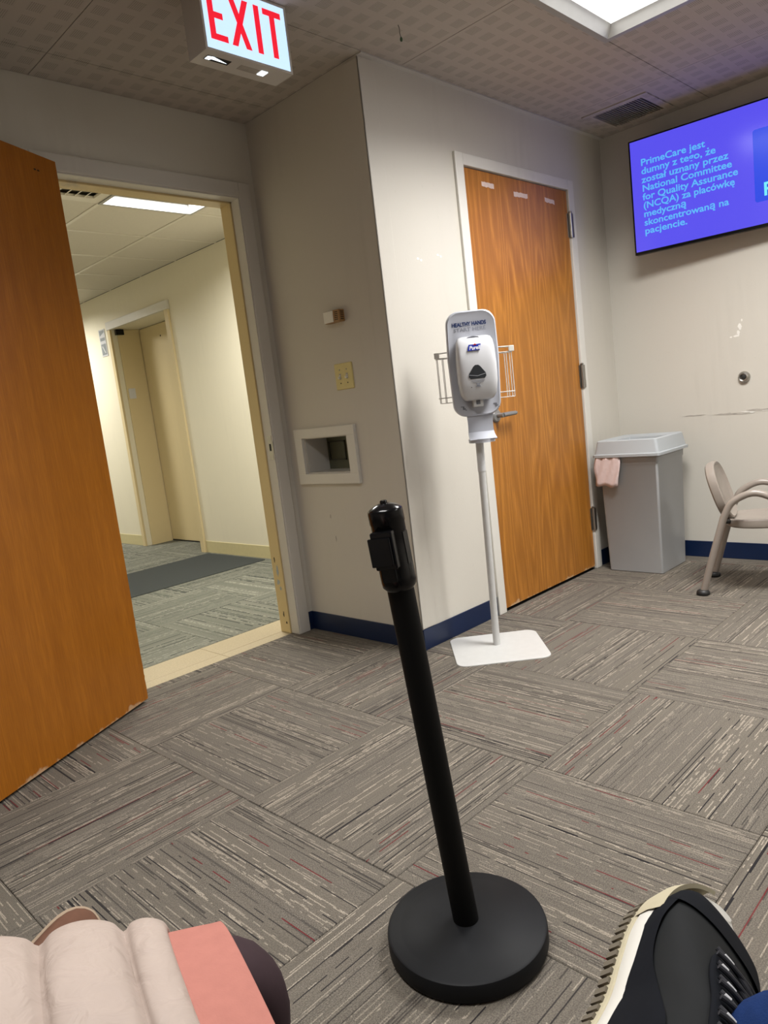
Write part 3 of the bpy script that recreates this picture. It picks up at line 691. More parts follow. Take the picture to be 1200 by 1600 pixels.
# ---------------- light switch
sw = empty('light_switch', (XC, 1.275, 1.251), label='ivory double toggle light switch plate on the return wall', cat='light switch')
b = B(); slab(b, rrect(0.117, 0.117, 0.006, 3), [(0, 0), (-0.004, 0), (-0.0065, 0.003)], lambda u, v, d: Vector((d, u, v))); b.build('plate', MT['ivory'], sw)
for y in (-0.023, 0.023):
    B().box((-0.0072, y - 0.006, -0.013), (-0.006, y + 0.006, 0.013)).build('toggle_slot', MT['scuff'], sw)
    t = B(); t.poly([(-0.006, y - 0.0045, -0.008), (-0.006, y - 0.0045, 0.008), (-0.018, y - 0.0045, -0.004), (-0.017, y - 0.0045, -0.010)], (0, 0.009, 0)); t.build('toggle', MT['thermo_w'], sw)
    for z in (-0.030, 0.030):
        B().lathe([(0.001, 0), (0.0032, 0), (0.0028, 0.0012), (0.001, 0.0015)], 10, (-0.0064, y, z), Matrix.Rotation(math.radians(-90), 4, 'Y')).build('screw', MT['grey_metal'] if z > 0 else MT['dark'], sw)
# ---------------- pass-through box
pt = empty('pass_through_box', (XC, (PH[0] + PH[1]) / 2, 0.81), label='white framed recessed pass-through opening low on the return wall', cat='pass-through')
y0, y1, zz0, zz1 = -0.2175, 0.2175, 0.762 - 0.81, 1.033 - 0.81; hy, hz0, hz1 = (PH[1] - PH[0]) / 2, PH[2] - 0.81, PH[3] - 0.81
b = B()
b.box((-0.018, y0, zz0), (0, y1, hz0 + 0.001), 0.002); b.box((-0.018, y0, hz1 - 0.001), (0, y1, zz1), 0.002); b.box((-0.018, y0, hz0), (0, -hy + 0.001, hz1), 0.002); b.box((-0.018, hy - 0.001, hz0), (0, y1, hz1), 0.002)
b.build('face_frame', MT['white_trim'], pt)
b = B(); D = 0.15
b.box((0, -hy + 0.001, hz0), (D, -hy + 0.008, hz1)); b.box((0, hy - 0.008, hz0), (D, hy - 0.001, hz1)); b.box((0, -hy + 0.008, hz0), (D, hy - 0.008, hz0 + 0.006)); b.box((0, -hy + 0.008, hz1 - 0.006), (D, hy - 0.008, hz1))
b.build('liner', MT['trim'], pt)
B().box((D - 0.012, -hy + 0.008, hz0 + 0.006), (D, hy - 0.008, hz1 - 0.006)).build('back_panel', MT['olive'], pt)
b = B(); q0, q1, r0, r1 = 0.020, 0.143, 0.050, 0.146
for a in ((q0, q1, r0, r0 + 0.006), (q0, q1, r1 - 0.006, r1), (q0, q0 + 0.006, r0, r1), (q1 - 0.006, q1, r0, r1)): b.box((D - 0.018, a[0], a[2]), (D - 0.011, a[1], a[3]))
b.build('flap_frame', MT['olive_dk'], pt)
# ---------------- door stop bumper
db = empty('door_bumper', (XD, 0.232, 1.021), label='round metal door bumper on the wall below the television', cat='door bumper')
RX = Matrix.Rotation(math.radians(-90), 4, 'Y')
B().lathe([(0.001, 0), (0.031, 0), (0.031, 0.007), (0.027, 0.017), (0.021, 0.022), (0.0165, 0.020), (0.015, 0.012), (0.001, 0.012)], 32, (0, 0, 0), RX).build('metal_ring', MT['steel'], db, True)
B().lathe([(0.001, 0.0121), (0.0135, 0.0121), (0.012, 0.016), (0.006, 0.018), (0.001, 0.0182)], 24, (0, 0, 0), RX).build('rubber_center', MT['rubber'], db, True)
# ---------------- hall sign
sg = empty('elevator_sign', (XH, 5.868, 2.045), label='grey pictogram sign beside the elevator frame in the hall', cat='sign')
B().box((-0.005, -0.065, -0.13), (0, 0.065, 0.13), 0.001).build('plate', MT['pl_white'], sg)
sgm = plain('sign_grey', (0.22, 0.24, 0.25), 0.5)
for pts in ([(-0.05, -0.115), (0.05, -0.115), (0.05, -0.01), (-0.05, -0.01)], [(-0.05, 0.02), (0.05, 0.02), (0.05, 0.05), (-0.05, 0.05)], [(-0.05, 0.10), (0.05, 0.07), (0.05, 0.12), (-0.05, 0.12)]):
    B().poly([(-0.0053, u, v) for u, v in pts], (-0.0006, 0, 0)).build('pictogram', sgm, sg)
B().poly([(-0.0062, u, v) for u, v in ((-0.035, -0.10), (-0.015, -0.10), (0.035, -0.03), (0.015, -0.03))], (-0.0006, 0, 0)).build('pictogram', MT['pl_white'], sg)
# ---------------- hall mat
b = B(); slab(b, rrect(2.2, 0.86, 0.02, 3), [(0, 0), (0.005, 0.001), (0.007, 0.006)], lambda u, v, d: Vector((u, v, d)))
b.build('door_mat', MT['mat'], None, loc=(0.54, 4.02, 0.0), label='dark charcoal floor mat on the hall carpet', cat='mat')

# ---------------- stanchion
st_ = empty('stanchion', (-0.671, -0.263, 0), label='black retractable belt stanchion post on a round base', cat='stanchion')
B().lathe([(0.001, 0), (0.156, 0), (0.160, 0.004), (0.162, 0.010), (0.162, 0.036), (0.1605, 0.041), (0.156, 0.0435), (0.136, 0.0435), (0.132, 0.0455), (0.060, 0.0505), (0.040, 0.052), (0.001, 0.052)], 72).build('base', MT['black_base'], st_, True)
tilt = Matrix.Rotation(math.radians(4.3), 4, Vector((0.706, 0.708, 0)).cross(Vector((0, 0, 1))).cross(Vector((0, 0, 1))) * -1.0)
def dirm(d):   # tilt so that +z leans toward horizontal direction d
    z = Vector((0, 0, 1)); return Matrix.Rotation(math.radians(4.3), 4, z.cross(Vector(d)))
TM = Matrix.Translation((0, 0, 0.05)) @ dirm((-0.70, 0.71, 0)) @ Matrix.Translation((0, 0, -0.05))
def tl(bb): bmesh.ops.transform(bb.bm, matrix=TM, verts=bb.bm.verts); return bb
tl(B().lathe([(0.0258, 0.048), (0.0258, 0.76)], 32)).build('post', MT['black_pole'], st_, True)
hd = B().lathe([(0.0258, 0.752), (0.0325, 0.760), (0.0335, 0.768), (0.0335, 0.80), (0.0325, 0.803), (0.0325, 0.880), (0.0335, 0.882), (0.0335, 0.904)], 40)
tl(hd).build('head', MT['black'], st_, True)
tl(B().lathe([(0.0335, 0.904), (0.0330, 0.9065), (0.029, 0.910), (0.020, 0.9150), (0.011, 0.9180), (0.0070, 0.9185), (0.0070, 0.922), (0.0055, 0.924), (0.001, 0.9243)], 40)).build('cap', MT['black'], st_, True)
rz = math.atan2(-0.95, -0.30)     # the belt clip faces left of the camera
def clip(loc_boxes, name, mat):
    b = B()
    for a, c, bev in loc_boxes: b.box(a, c, bev)
    bmesh.ops.transform(b.bm, matrix=Matrix.Rotation(rz + math.pi / 2 - math.radians(50), 4, 'Z'), verts=b.bm.verts)
    return tl(b).build(name, mat, st_)
clip([((-0.022, -0.044, 0.800), (0.022, -0.027, 0.872), 0.003), ((-0.015, -0.041, 0.775), (0.015, -0.027, 0.802), 0.002)], 'belt_cassette', MT['black'])
clip([((-0.026, -0.0495, 0.808), (0.018, -0.044, 0.862), 0.002)], 'belt_end', MT['black'])
# side slots on the head
for a in (1.0, 2.6, 4.2):
    b = B(); b.box((-0.010, -0.0325, 0.79), (0.010, -0.028, 0.862), 0.001); bmesh.ops.transform(b.bm, matrix=Matrix.Rotation(a + rz + 1.2, 4, 'Z'), verts=b.bm.verts); tl(b).build('belt_slot', MT['black'], st_)

# ---------------- hand sanitizer stand
sa = empty('sanitizer_stand', (0.772, 0.695, 0), math.radians(-45.2), label='white hand sanitizer dispenser stand beside the oak door', cat='sanitizer stand')
b = B(); slab(b, rrect(0.395, 0.37, 0.045, 6), [(0, 0), (0.003, 0), (0.0045, 0.0015)], lambda u, v, d: Vector((u, v, d))); b.build('base_plate', MT['white_metal'], sa)
LEAN = Matrix.Rotation(math.radians(0.8), 4, 'Y')
PY = 0.036
def ln(b): bmesh.ops.transform(b.bm, matrix=LEAN, verts=b.bm.verts); return b
ln(B().lathe([(0.0155, 0.004), (0.0155, 0.80)], 24, (0, PY, 0))).build('pole', MT['white_metal'], sa, True)
ln(B().lathe([(0.0172, 0.775), (0.0172, 1.02)], 24, (0, PY, 0))).build('pole_sleeve', MT['pole_grey'], sa, True)
# backing panel: tall rounded shield, widest at the upper middle, narrower bottom
def shield(w_top, w_bot, z0, z1, r, n=7):
    pts = []
    for sx, top, a0 in ((1, 1, 0), (-1, 1, 90), (-1, 0, 180), (1, 0, 270)):
        wd = w_top if top else w_bot
        for k in range(n + 1):
            a = math.radians(a0 + 90 * k / n)
            pts.append((sx * (wd / 2 - r) + r * math.cos(a), (z1 - r if top else z0 + r) + r * math.sin(a)))
        if top and sx < 0: pts += [(-w_top / 2 - 0.004, z0 + (z1 - z0) * 0.55)]
    pts += [(w_top / 2 + 0.004, z0 + (z1 - z0) * 0.55)]
    return pts
AX = lambda u, v, d: Vector((u, d, v))
yp = PY - 0.020
b = B(); slab(b, shield(0.206, 0.200, 1.010, 1.440, 0.055), [(yp + 0.012, 0.004), (yp - 0.006, 0.0), (yp - 0.020, 0.002), (yp - 0.024, 0.007), (yp - 0.022, 0.013)], AX)
panel_ = ln(b).build('backing_panel', MT['pl_grey'], sa, True)
t1 = text('panel_text', 'HEALTHY HANDS', 0.022, MT['ink_navy'], panel_, (-0.052 + 0.019, yp - 0.0228, 1.378), (1, 0, 0.0), (0.01, 0, 1), bold=0.0007, width=0.140)
t1.location.x = -0.026
t2 = text('panel_text', 'START HERE', 0.021, MT['ink_grey'], panel_, (-0.052 + 0.019, yp - 0.0228, 1.357), (1, 0, 0.0), (0.01, 0, 1), bold=0.0, width=0.130)
t2.location.x = -0.020
# dispenser body on the panel
def disp(z, w, d): # half-depth bulge outline at height z
    n = 40; out = []
    for k in range(n):
        a = 2 * math.pi * k / n; c, s_ = math.cos(a), math.sin(a)
        u = math.copysign(abs(c) ** 0.45, c) * w; v = math.copysign(abs(s_) ** 0.4, s_)
        out.append(Vector((0.002 + u, yp - 0.022 - d * (0.5 + 0.5 * (-v)) , z)))
    return out
b = B(); b.loft([disp(1.075, 0.050, 0.060), disp(1.080, 0.060, 0.074), (disp(1.10, 0.072, 0.085)), disp(1.15, 0.079, 0.092), disp(1.22, 0.080, 0.090), disp(1.285, 0.077, 0.080), disp(1.312, 0.073, 0.066), disp(1.326, 0.066, 0.054), disp(1.331, 0.055, 0.044)])
dsp = ln(b).build('dispenser', MT['pl_white'], sa, True)
yf = yp - 0.022 - 0.093
xo = 0.014
# sensor window: rounded triangle
tri = [(-0.034, 0.0), (-0.035, -0.012), (-0.028, -0.020), (0.028, -0.020), (0.035, -0.012), (0.034, 0.0), (0.014, 0.028), (0.006, 0.034), (-0.006, 0.034), (-0.014, 0.028)]
def front(pts, y, z, t, name, mat, par=None, slope=0.0):
    bb = B(); bb.poly([(xo + u, y + slope * v, z + v) for u, v in pts], (0, t, 0)); return bb.build(name, mat, par or dsp, True)
front(tri, yf + 0.006, 1.180, -0.006, 'sensor_window', MT['smoke'], slope=0.03)
front([(-0.033, -0.004), (0.0, -0.010), (0.033, -0.003), (0.033, -0.0015), (0.0, -0.0085), (-0.033, -0.0025)], yf - 0.0002, 1.180, -0.0006, 'window_line', MT['pl_grey'])
lg = front([(-0.029, -0.011), (0.020, -0.011), (0.026, 0.013), (-0.022, 0.013)], yf + 0.0125, 1.283, -0.0035, 'logo_plate', MT['logo_blue'], slope=0.20)
text('logo_text', 'Purell', 0.022, MT['logo_white'], lg, (xo - 0.022, yf + 0.0070, 1.2755), (1, 0, 0), (0.18, 0.20, 1), bold=0.0006, width=0.042)
front([(-0.006, 0.0), (0.010, 0.0), (0.002, 0.006)], yf + 0.0108, 1.2925, -0.001, 'logo_mark', MT['logo_red'], lg)
for k in range(2):
    front([(-0.026 + 0.004 * k, 0), (0.028 - 0.006 * k, 0), (0.028 - 0.006 * k, 0.0016), (-0.026 + 0.004 * k, 0.0016)], yf + 0.0008, 1.152 - 0.006 * k, -0.0012, 'printed_line', MT['ink_grey'])
front([(-0.010, 0), (0.010, 0), (0.001, 0.012), (-0.001, 0.012)], yf + 0.003, 1.128, -0.002, 'printed_mark', MT['ink_grey'])
front([(-0.010, 0), (0.010, 0), (0.001, -0.008), (-0.001, -0.008)], yf + 0.002, 1.1495 - 0.008, -0.002, 'printed_mark', MT['ink_grey'])
front([(-0.030, 0), (-0.027, 0), (-0.027, 0.003), (-0.030, 0.003)], yf + 0.002, 1.126, -0.003, 'led', MT['dark'])
front([(-0.030, 0), (0.030, 0), (0.022, 0.007), (0.0, 0.010), (-0.022, 0.007)], yf + 0.043, 1.3205, -0.006, 'top_recess', MT['ink_dark'])
b = B(); b.box((xo - 0.022, yp - 0.075, 1.048), (xo + 0.018, yp - 0.022, 1.078), 0.003); b.build('nozzle', MT['pole_grey'], sa)
b = B(); b.loft([[Vector((xo - 0.002 + 0.016 * math.cos(k * math.pi / 6), yp - 0.065 + 0.012 * math.sin(k * math.pi / 6), z)) for k in range(12)] for z in (1.058, 1.075)]); b.build('nozzle_collar', MT['ink_dark'], sa)
# hand pictograms low on the panel
for sx in (-0.058, 0.078):
    bb = B()
    for px_, pz, w_, h_ in ((0, 0, 0.006, 0.014), (0.006, -0.004, 0.004, 0.008), (-0.006, 0.006, 0.010, 0.003), (0.010, -0.009, 0.006, 0.003)):
        bb.poly([(0.014 + sx + px_ - w_ / 2, yp - 0.0225, 1.048 + pz - h_ / 2), (0.014 + sx + px_ + w_ / 2, yp - 0.0225, 1.048 + pz - h_ / 2), (0.014 + sx + px_ + w_ / 2, yp - 0.0225, 1.048 + pz + h_ / 2), (0.014 + sx + px_ - w_ / 2, yp - 0.0225, 1.048 + pz + h_ / 2)], (0, -0.0008, 0))
    bb.build('hand_pictogram', MT['ink_dark'], panel_)
# drip tray: plate hanging below, lip scooped forward
b = B(); rings = []
for k in range(9):
    t = k / 8; z = 1.03 - 0.115 * t; y = yp - 0.012 - 0.060 * max(0, t - 0.72) / 0.28 * max(0, t - 0.72) / 0.28
    wdt = 0.056 - 0.004 * math.sin(t * math.pi)
    rings.append([Vector((xo * 0.5 - wdt, y, z)), Vector((xo * 0.5 + wdt, y, z)), Vector((xo * 0.5 + wdt, y + 0.006, z - 0.004 * t)), Vector((xo * 0.5 - wdt, y + 0.006, z - 0.004 * t))])
b.loft(rings)
n = 14
b.loft([[Vector((xo * 0.5 + 0.055 * math.cos(math.pi * k / n), yp - 0.010 - 0.068 * math.sin(math.pi * k / n), z)) for k in range(n + 1)] for z in (0.900, 0.906)])
b.loft([[Vector((xo * 0.5 + 0.055 * math.cos(math.pi * k / n) * f_, yp - 0.010 - 0.068 * math.sin(math.pi * k / n) * f_, 0.906 + dz)) for k in range(n + 1)] for f_, dz in ((1.0, 0.0), (1.02, 0.010), (0.96, 0.010), (0.94, 0.0))], cap=False)
ln(b).build('drip_tray', MT['pl_grey'], sa, True)
# wire caddy behind the panel
WR = MT['trim']; b = B(); r_ = 0.0022
yb, yf2 = PY + 0.025, PY + 0.075
X0, X1, Z0, Z1 = -0.148, 0.172, 1.075, 1.262
for z in (Z1, Z0 + 0.022):
    b.tube([(X0, yb, z), (X1, yb, z), (X1, yf2, z), (X0, yf2, z)], r_, 6, closed=True)
for x in (X0 + 0.004, X0 + 0.028, X1 - 0.026, X1 - 0.004):
    b.tube([(x, yb, Z1), (x + 0.002, yb, Z0), (x + 0.002, yf2, Z0), (x, yf2, Z1)], r_ * 0.8, 6)
b.tube([(X0 + 0.006, yb, Z0), (X1 - 0.002, yb, Z0)], r_ * 0.8, 6)
ln(b).build('wire_caddy', WR, sa)
for x0, x1 in ((X0 - 0.008, X0 + 0.014), (X1 - 0.014, X1 + 0.008)):
    b = B(); b.box((x0, yb - 0.006, Z1), (x1, yb + 0.004, Z1 + 0.024), 0.002); ln(b).build('caddy_clip', MT['white_trim'], sa)
b = B(); b.tube([(X0, yb, Z1 + 0.020), (X0 + 0.05, yb, Z1 + 0.022), (X1 - 0.05, yb, Z1 + 0.022), (X1, yb, Z1 + 0.020)], 0.003, 6); b.box((-0.02, PY + 0.012, 1.10), (0.05, yb + 0.001, 1.285)); ln(b).build('caddy_bar', WR, sa)

# ---------------- trash can
tc = empty('trash_can', (2.29, 0.712, 0), label='square grey trash can with open lid and pink liner in the corner', cat='trash can')
UP = lambda u, v, d: Vector((u, v, d))
b = B(); slab(b, rrect(0.316, 0.316, 0.012, 4), [(0, 0.004), (0.004, 0), (0.012, 0), (0.62, -0.012), (0.625, -0.016), (0.655, -0.017), (0.658, -0.020), (0.672, -0.020)], UP); b.build('can_body', MT['can'], tc, True)
# lid: flared rim, sloping sides, square opening (ring loft)
def rq(h, r, z): return [Vector((u, v, z)) for u, v in rrect(2 * h, 2 * h, r, 4)]
def rq2(h, z, tiltx=0.0): return [Vector((u, v, z)) for u, v in rrect(2 * h, 2 * h, 0.012, 4)]
b = B(); b.loft([rq(0.176, 0.02, 0.668), rq(0.196, 0.016, 0.664), rq(0.197, 0.016, 0.678), rq(0.188, 0.016, 0.682), rq(0.176, 0.018, 0.752), rq(0.168, 0.018, 0.757), rq2(0.128, 0.745), rq2(0.122, 0.700), rq2(0.120, 0.700), rq2(0.126, 0.742), rq(0.165, 0.018, 0.753), rq(0.172, 0.02, 0.748)], closed=True, cap=False)
b.build('lid', MT['lid'], tc, True)
# liner flap hanging over the camera-side edge (local -x face)
b = B(); rnd = random.Random(4); rows = []
for k in range(9):
    t = k / 8; z = 0.672 - 0.165 * t; row = []
    for q in range(11):
        s_ = q / 10; y = 0.180 - 0.145 * s_ + 0.012 * t + 0.006 * math.sin(5 * t + s_ * 3)
        x = -0.181 + 0.012 * (0.66 - z) / 0.66 * 1.2 - 0.004 - 0.010 * math.sin(s_ * 9 + t * 4) ** 2 - 0.012 * t
        zz_ = z - (0.012 * s_ + 0.006 * math.sin(s_ * 11)) * t
        row.append(Vector((x, y, zz_)))
    rows.append(row)
vs = [[b.bm.verts.new(p) for p in r] for r in rows]
for k in range(8):
    for q in range(10): b.bm.faces.new((vs[k][q], vs[k][q + 1], vs[k + 1][q + 1], vs[k + 1][q]))
o = b.build('bin_liner', MT['bag'], tc, True); md = o.modifiers.new('thick', 'SOLIDIFY'); md.thickness = 0.0015

# ---------------- small armchair
ch = empty('child_chair', (2.043, 0.052, 0), math.radians(12), label='small taupe plastic armchair against the television wall', cat='chair')
def side(sx):
    x = 0.177 * sx
    pts = [(x, 0.205, 0.022), (x, 0.155, 0.20), (x, 0.100, 0.385)] 
    arc = spline([(x, 0.100, 0.385), (x, 0.058, 0.458), (x, -0.035, 0.498), (x, -0.128, 0.458), (x, -0.170, 0.385)], 7)
    pts = pts[:2] + arc + [(x, -0.21, 0.20), (x, -0.245, 0.022)]
    return pts
for sx in (-1, 1):
    pts = side(sx)
    B().tube(pts, 0.0165, 14).build('arm_frame', MT['chair'], ch, True)
    for y in (0.209, -0.249):
        B().lathe([(0.001, 0), (0.027, 0), (0.031, 0.006), (0.031, 0.014), (0.026, 0.023), (0.018, 0.028), (0.001, 0.028)], 20, (0.177 * sx, y, 0)).build('foot', MT['rubber'], ch, True)
def disc(cx, cy, cz, rx, ry, th, mtx):
    b = B(); rings = []; n = 40
    prof = [(0.02, -0.30), (0.80, -0.34), (0.93, -0.62), (0.985, -0.42), (1.0, 0.0), (0.985, 0.5), (0.94, 0.62), (0.86, 0.40), (0.80, 0.25), (0.02, 0.22)]
    for f_, h in prof:
        rings.append([Vector((rx * f_ * math.copysign(abs(math.cos(a)) ** 0.8, math.cos(a)), ry * f_ * math.copysign(abs(math.sin(a)) ** 0.8, math.sin(a)), th * h)) for a in [2 * math.pi * i / n for i in range(n)]])
    b.loft(rings); bmesh.ops.transform(b.bm, matrix=Matrix.Translation((cx, cy, cz)) @ mtx, verts=b.bm.verts); return b
disc(0, -0.055, 0.345, 0.158, 0.170, 0.034, Matrix.Rotation(math.radians(-1), 4, 'X')).build('seat', MT['chair'], ch, True)
disc(0, 0.130, 0.492, 0.150, 0.148, 0.036, Matrix.Rotation(math.radians(73), 4, 'X')).build('backrest', MT['chair'], ch, True)
for sx in (-1, 1):
    B().tube([(0.177 * sx, 0.108, 0.365), (0.135 * sx, 0.098, 0.358), (0.10 * sx, 0.085, 0.350)], 0.012, 10).build('seat_bracket', MT['rubber'], ch, True)
    B().tube([(0.177 * sx, -0.175, 0.365), (0.10 * sx, -0.165, 0.350)], 0.012, 10).build('seat_bracket', MT['rubber'], ch, True)

# ================================================================== PEOPLE
def at(u, v, dep):
    """point seen at photo pixel (u, v) at camera depth dep"""
    return CAM + (RR * ((u - 600) / FPX) + DD * ((v - 800) / FPX) + FF) * dep
MT['puffer'] = plain('cream_quilted_nylon', (0.40, 0.325, 0.285), 0.55, var=0.06, scale=18, spec=0.25)
_m = MT['puffer'].node_tree; _tc = _m.nodes.new('ShaderNodeTexCoord'); _n = _m.nodes.new('ShaderNodeTexNoise'); _n.inputs['Scale'].default_value = 32.0; _n.inputs['Detail'].default_value = 3.0; _n.inputs['Distortion'].default_value = 0.8
_b = _m.nodes.new('ShaderNodeBump'); _b.inputs['Strength'].default_value = 0.55; _b.inputs['Distance'].default_value = 0.008
_m.links.new(_tc.outputs['Object'], _n.inputs['Vector']); _m.links.new(_n.outputs[0], _b.inputs['Height']); _m.links.new(_b.outputs[0], _m.nodes['Principled BSDF'].inputs['Normal'])
MT['tunic'] = plain('coral_pink_cotton', (0.40, 0.165, 0.135), 0.9, var=0.10, scale=60, spec=0.1, bump=0.4)
MT['legging'] = plain('dark_plum_knit', (0.040, 0.024, 0.028), 0.8, var=0.12, scale=80, spec=0.15)
MT['denim'] = plain('blue_denim', (0.010, 0.028, 0.105), 0.85, var=0.35, scale=90, spec=0.1, bump=0.4)
MT['suede_brown'] = plain('brown_suede', (0.135, 0.060, 0.035), 0.9, var=0.15, scale=60)
MT['tan_rim'] = plain('tan_shoe_rim', (0.36, 0.27, 0.19), 0.85, var=0.1, scale=60)
MT['sh_dark'] = plain('charcoal_shoe_leather', (0.010, 0.011, 0.012), 0.7, var=0.2, scale=50, spec=0.15)
MT['sh_black'] = plain('black_shoe_suede', (0.0045, 0.0055, 0.0085), 0.9, var=0.25, scale=80, spec=0.15)
MT['sh_cream'] = plain('cream_shoe_sole', (0.48, 0.43, 0.30), 0.7, var=0.08, scale=50)
MT['sh_white'] = plain('white_midsole', (0.66, 0.64, 0.59), 0.5, var=0.04)
MT['tread'] = plain('brown_tread', (0.13, 0.11, 0.08), 0.8)
MT['lace'] = plain('speckled_lace', (0.022, 0.022, 0.028), 0.8, var=0.5, scale=300)
MT['lace_w'] = plain('pale_lace', (0.55, 0.55, 0.57), 0.7)
MT['skin'] = plain('skin', (0.55, 0.36, 0.27), 0.5, var=0.05)
MT['hair'] = plain('dark_hair', (0.02, 0.014, 0.01), 0.5, var=0.2)
def ell(c, a, b_, ra, rb, n=28, p=1.0):
    out = []
    for i in range(n):
        t = 2 * math.pi * i / n; cc, ss = math.cos(t), math.sin(t)
        out.append(c + a * (ra * math.copysign(abs(cc) ** p, cc)) + b_ * (rb * math.copysign(abs(ss) ** p, ss)))
    return out
def skin_body(name, verts, edges, radii, mat, parent, root=0, sub=2):
    me = bpy.data.meshes.new(name); me.from_pydata([tuple(v) for v in verts], edges, []); me.materials.append(mat)
    o = bpy.data.objects.new(name, me); COL.objects.link(o); o.parent = parent
    md = o.modifiers.new('skin', 'SKIN'); md.use_smooth_shade = True
    sv = me.skin_vertices[0].data
    for k, r in enumerate(radii): sv[k].radius = (r, r) if not isinstance(r, tuple) else r; sv[k].use_root = (k == root)
    ss = o.modifiers.new('sub', 'SUBSURF'); ss.levels = sub; ss.render_levels = sub
    return o
# ---------------- seated neighbour: leggings knee, coral tunic, cream quilted jacket
UPV = Vector((0, 0, 1)); AXH = Vector((-0.955, 0.29, 0)).normalized(); NC = Vector((-0.29, -0.955, 0)).normalized()
KF = at(368, 1520, 0.775)
root_n = Vector((KF.x + AXH.x * 0.40, KF.y + AXH.y * 0.40, 0))
pn = empty('person', root_n, label='seated person in cream quilted jacket, coral tunic and dark leggings', cat='person')
def loc(v): return Vector(v) - root_n
SLOPE = 0.0
KN = KF + NC * 0.165
hipF = KF + AXH * 0.41 + UPV * 0.02; hipN = KN + AXH * 0.41 + UPV * 0.02
ankF = Vector((KF.x + AXH.x * 0.10, KF.y + AXH.y * 0.10, 0.085)); ankN = ankF + NC * 0.165
toeF = ankF - AXH * 0.15 + Vector((0, 0, -0.045)); toeN = ankN - AXH * 0.15 + Vector((0, 0, -0.045))
pel = (hipF + hipN) / 2 + AXH * 0.05
che = pel + AXH * 0.08 + UPV * 0.34; neck = che + AXH * 0.0 + UPV * 0.17; head = neck - AXH * 0.03 + UPV * 0.12
sF = che + NC * -0.17 + UPV * 0.09; sN = che + NC * 0.17 + UPV * 0.09
eF = sF - AXH * 0.06 - UPV * 0.27 - NC * 0.05; eN = sN - AXH * 0.06 - UPV * 0.27 + NC * 0.05
wF = eF - AXH * 0.20 - UPV * 0.02 + NC * 0.10; wN = eN - AXH * 0.20 - UPV * 0.02 - NC * 0.10
V = [pel, hipF, KF, (KF + ankF) / 2, ankF, toeF, hipN, KN, (KN + ankN) / 2, ankN, toeN, che]
midF = (hipF + KF) / 2; midN = (hipN + KN) / 2
V += [midF, midN, KF - AXH * 0.018 - UPV * 0.045, KN - AXH * 0.018 - UPV * 0.045]
Ed = [(0, 1), (1, 12), (12, 2), (2, 14), (14, 3), (3, 4), (4, 5), (0, 6), (6, 13), (13, 7), (7, 15), (15, 8), (8, 9), (9, 10), (0, 11)]
Rd = [0.12, 0.088, 0.052, 0.048, 0.037, 0.035, 0.088, 0.052, 0.048, 0.037, 0.035, 0.13, 0.068, 0.068, 0.050, 0.050]
skin_body('body', [loc(v) for v in V], Ed, Rd, MT['legging'], pn)
# tunic over both thighs
def lap_ring(t, ra, rb, dz=0.0, p=0.85, skew=0.0, wob=0.0, n=48, ph=0.0):
    c = KF + NC * 0.083 + AXH * t + UPV * (0.0 + dz + 0.14 * t)
    out = []
    for i in range(n):
        a = 2 * math.pi * i / n; cc, ss = math.cos(a), math.sin(a)
        w_ = 1 + wob * math.sin(7 * a + ph) + wob * 0.6 * math.sin(13 * a + 2.1 * ph)
        off = -NC * (ra * w_ * math.copysign(abs(cc) ** p, cc)) + UPV * (rb * w_ * math.copysign(abs(ss) ** p, ss))
        out.append(loc(c + off + AXH * skew * (1 - ss) * 0.5))
    return out
b = B(); b.loft([lap_ring(t, 0.139 + 0.03 * t, 0.058 + 0.05 * t, 0.0, 0.7, 0.0, 0.012 if k else 0.006, ph=k * 0.8) for k, t in enumerate((0.000, 0.004, 0.02, 0.05, 0.09, 0.13, 0.18, 0.26))] , cap=False)
o = b.build('tunic', MT['tunic'], pn, True); md = o.modifiers.new('t', 'SOLIDIFY'); md.thickness = 0.003; ss = o.modifiers.new('s', 'SUBSURF'); ss.levels = 1; ss.render_levels = 1
# quilted jacket: baffles across the lap, then up the torso
seams = [0.060, 0.100, 0.175, 0.260, 0.375]
rows = []
for si in range(len(seams) - 1):
    t0, t1 = seams[si], seams[si + 1]
    m_ = 14
    for k in range(m_):
        f_ = k / m_; t = t0 + (t1 - t0) * f_; puff = math.sin(math.pi * f_) ** 0.38
        ra = 0.138 + 0.03 * (t / 0.3) + 0.020 * puff * (0.7 if si == 0 else 1.0)
        rb = 0.062 + 0.040 * (t / 0.3) + 0.022 * puff * (0.7 if si == 0 else 1.0)
        rows.append(lap_ring(t, ra, rb, 0.0, 0.8, -0.030 + 0.02 * si, 0.022 * (1.15 - puff) + 0.004, ph=si * 1.7 + k * 0.15))
b = B(); b.loft(rows, cap=False)
o = b.build('jacket', MT['puffer'], pn, True); md = o.modifiers.new('t', 'SOLIDIFY'); md.thickness = 0.006; ss = o.modifiers.new('s', 'SUBSURF'); ss.levels = 1; ss.render_levels = 1
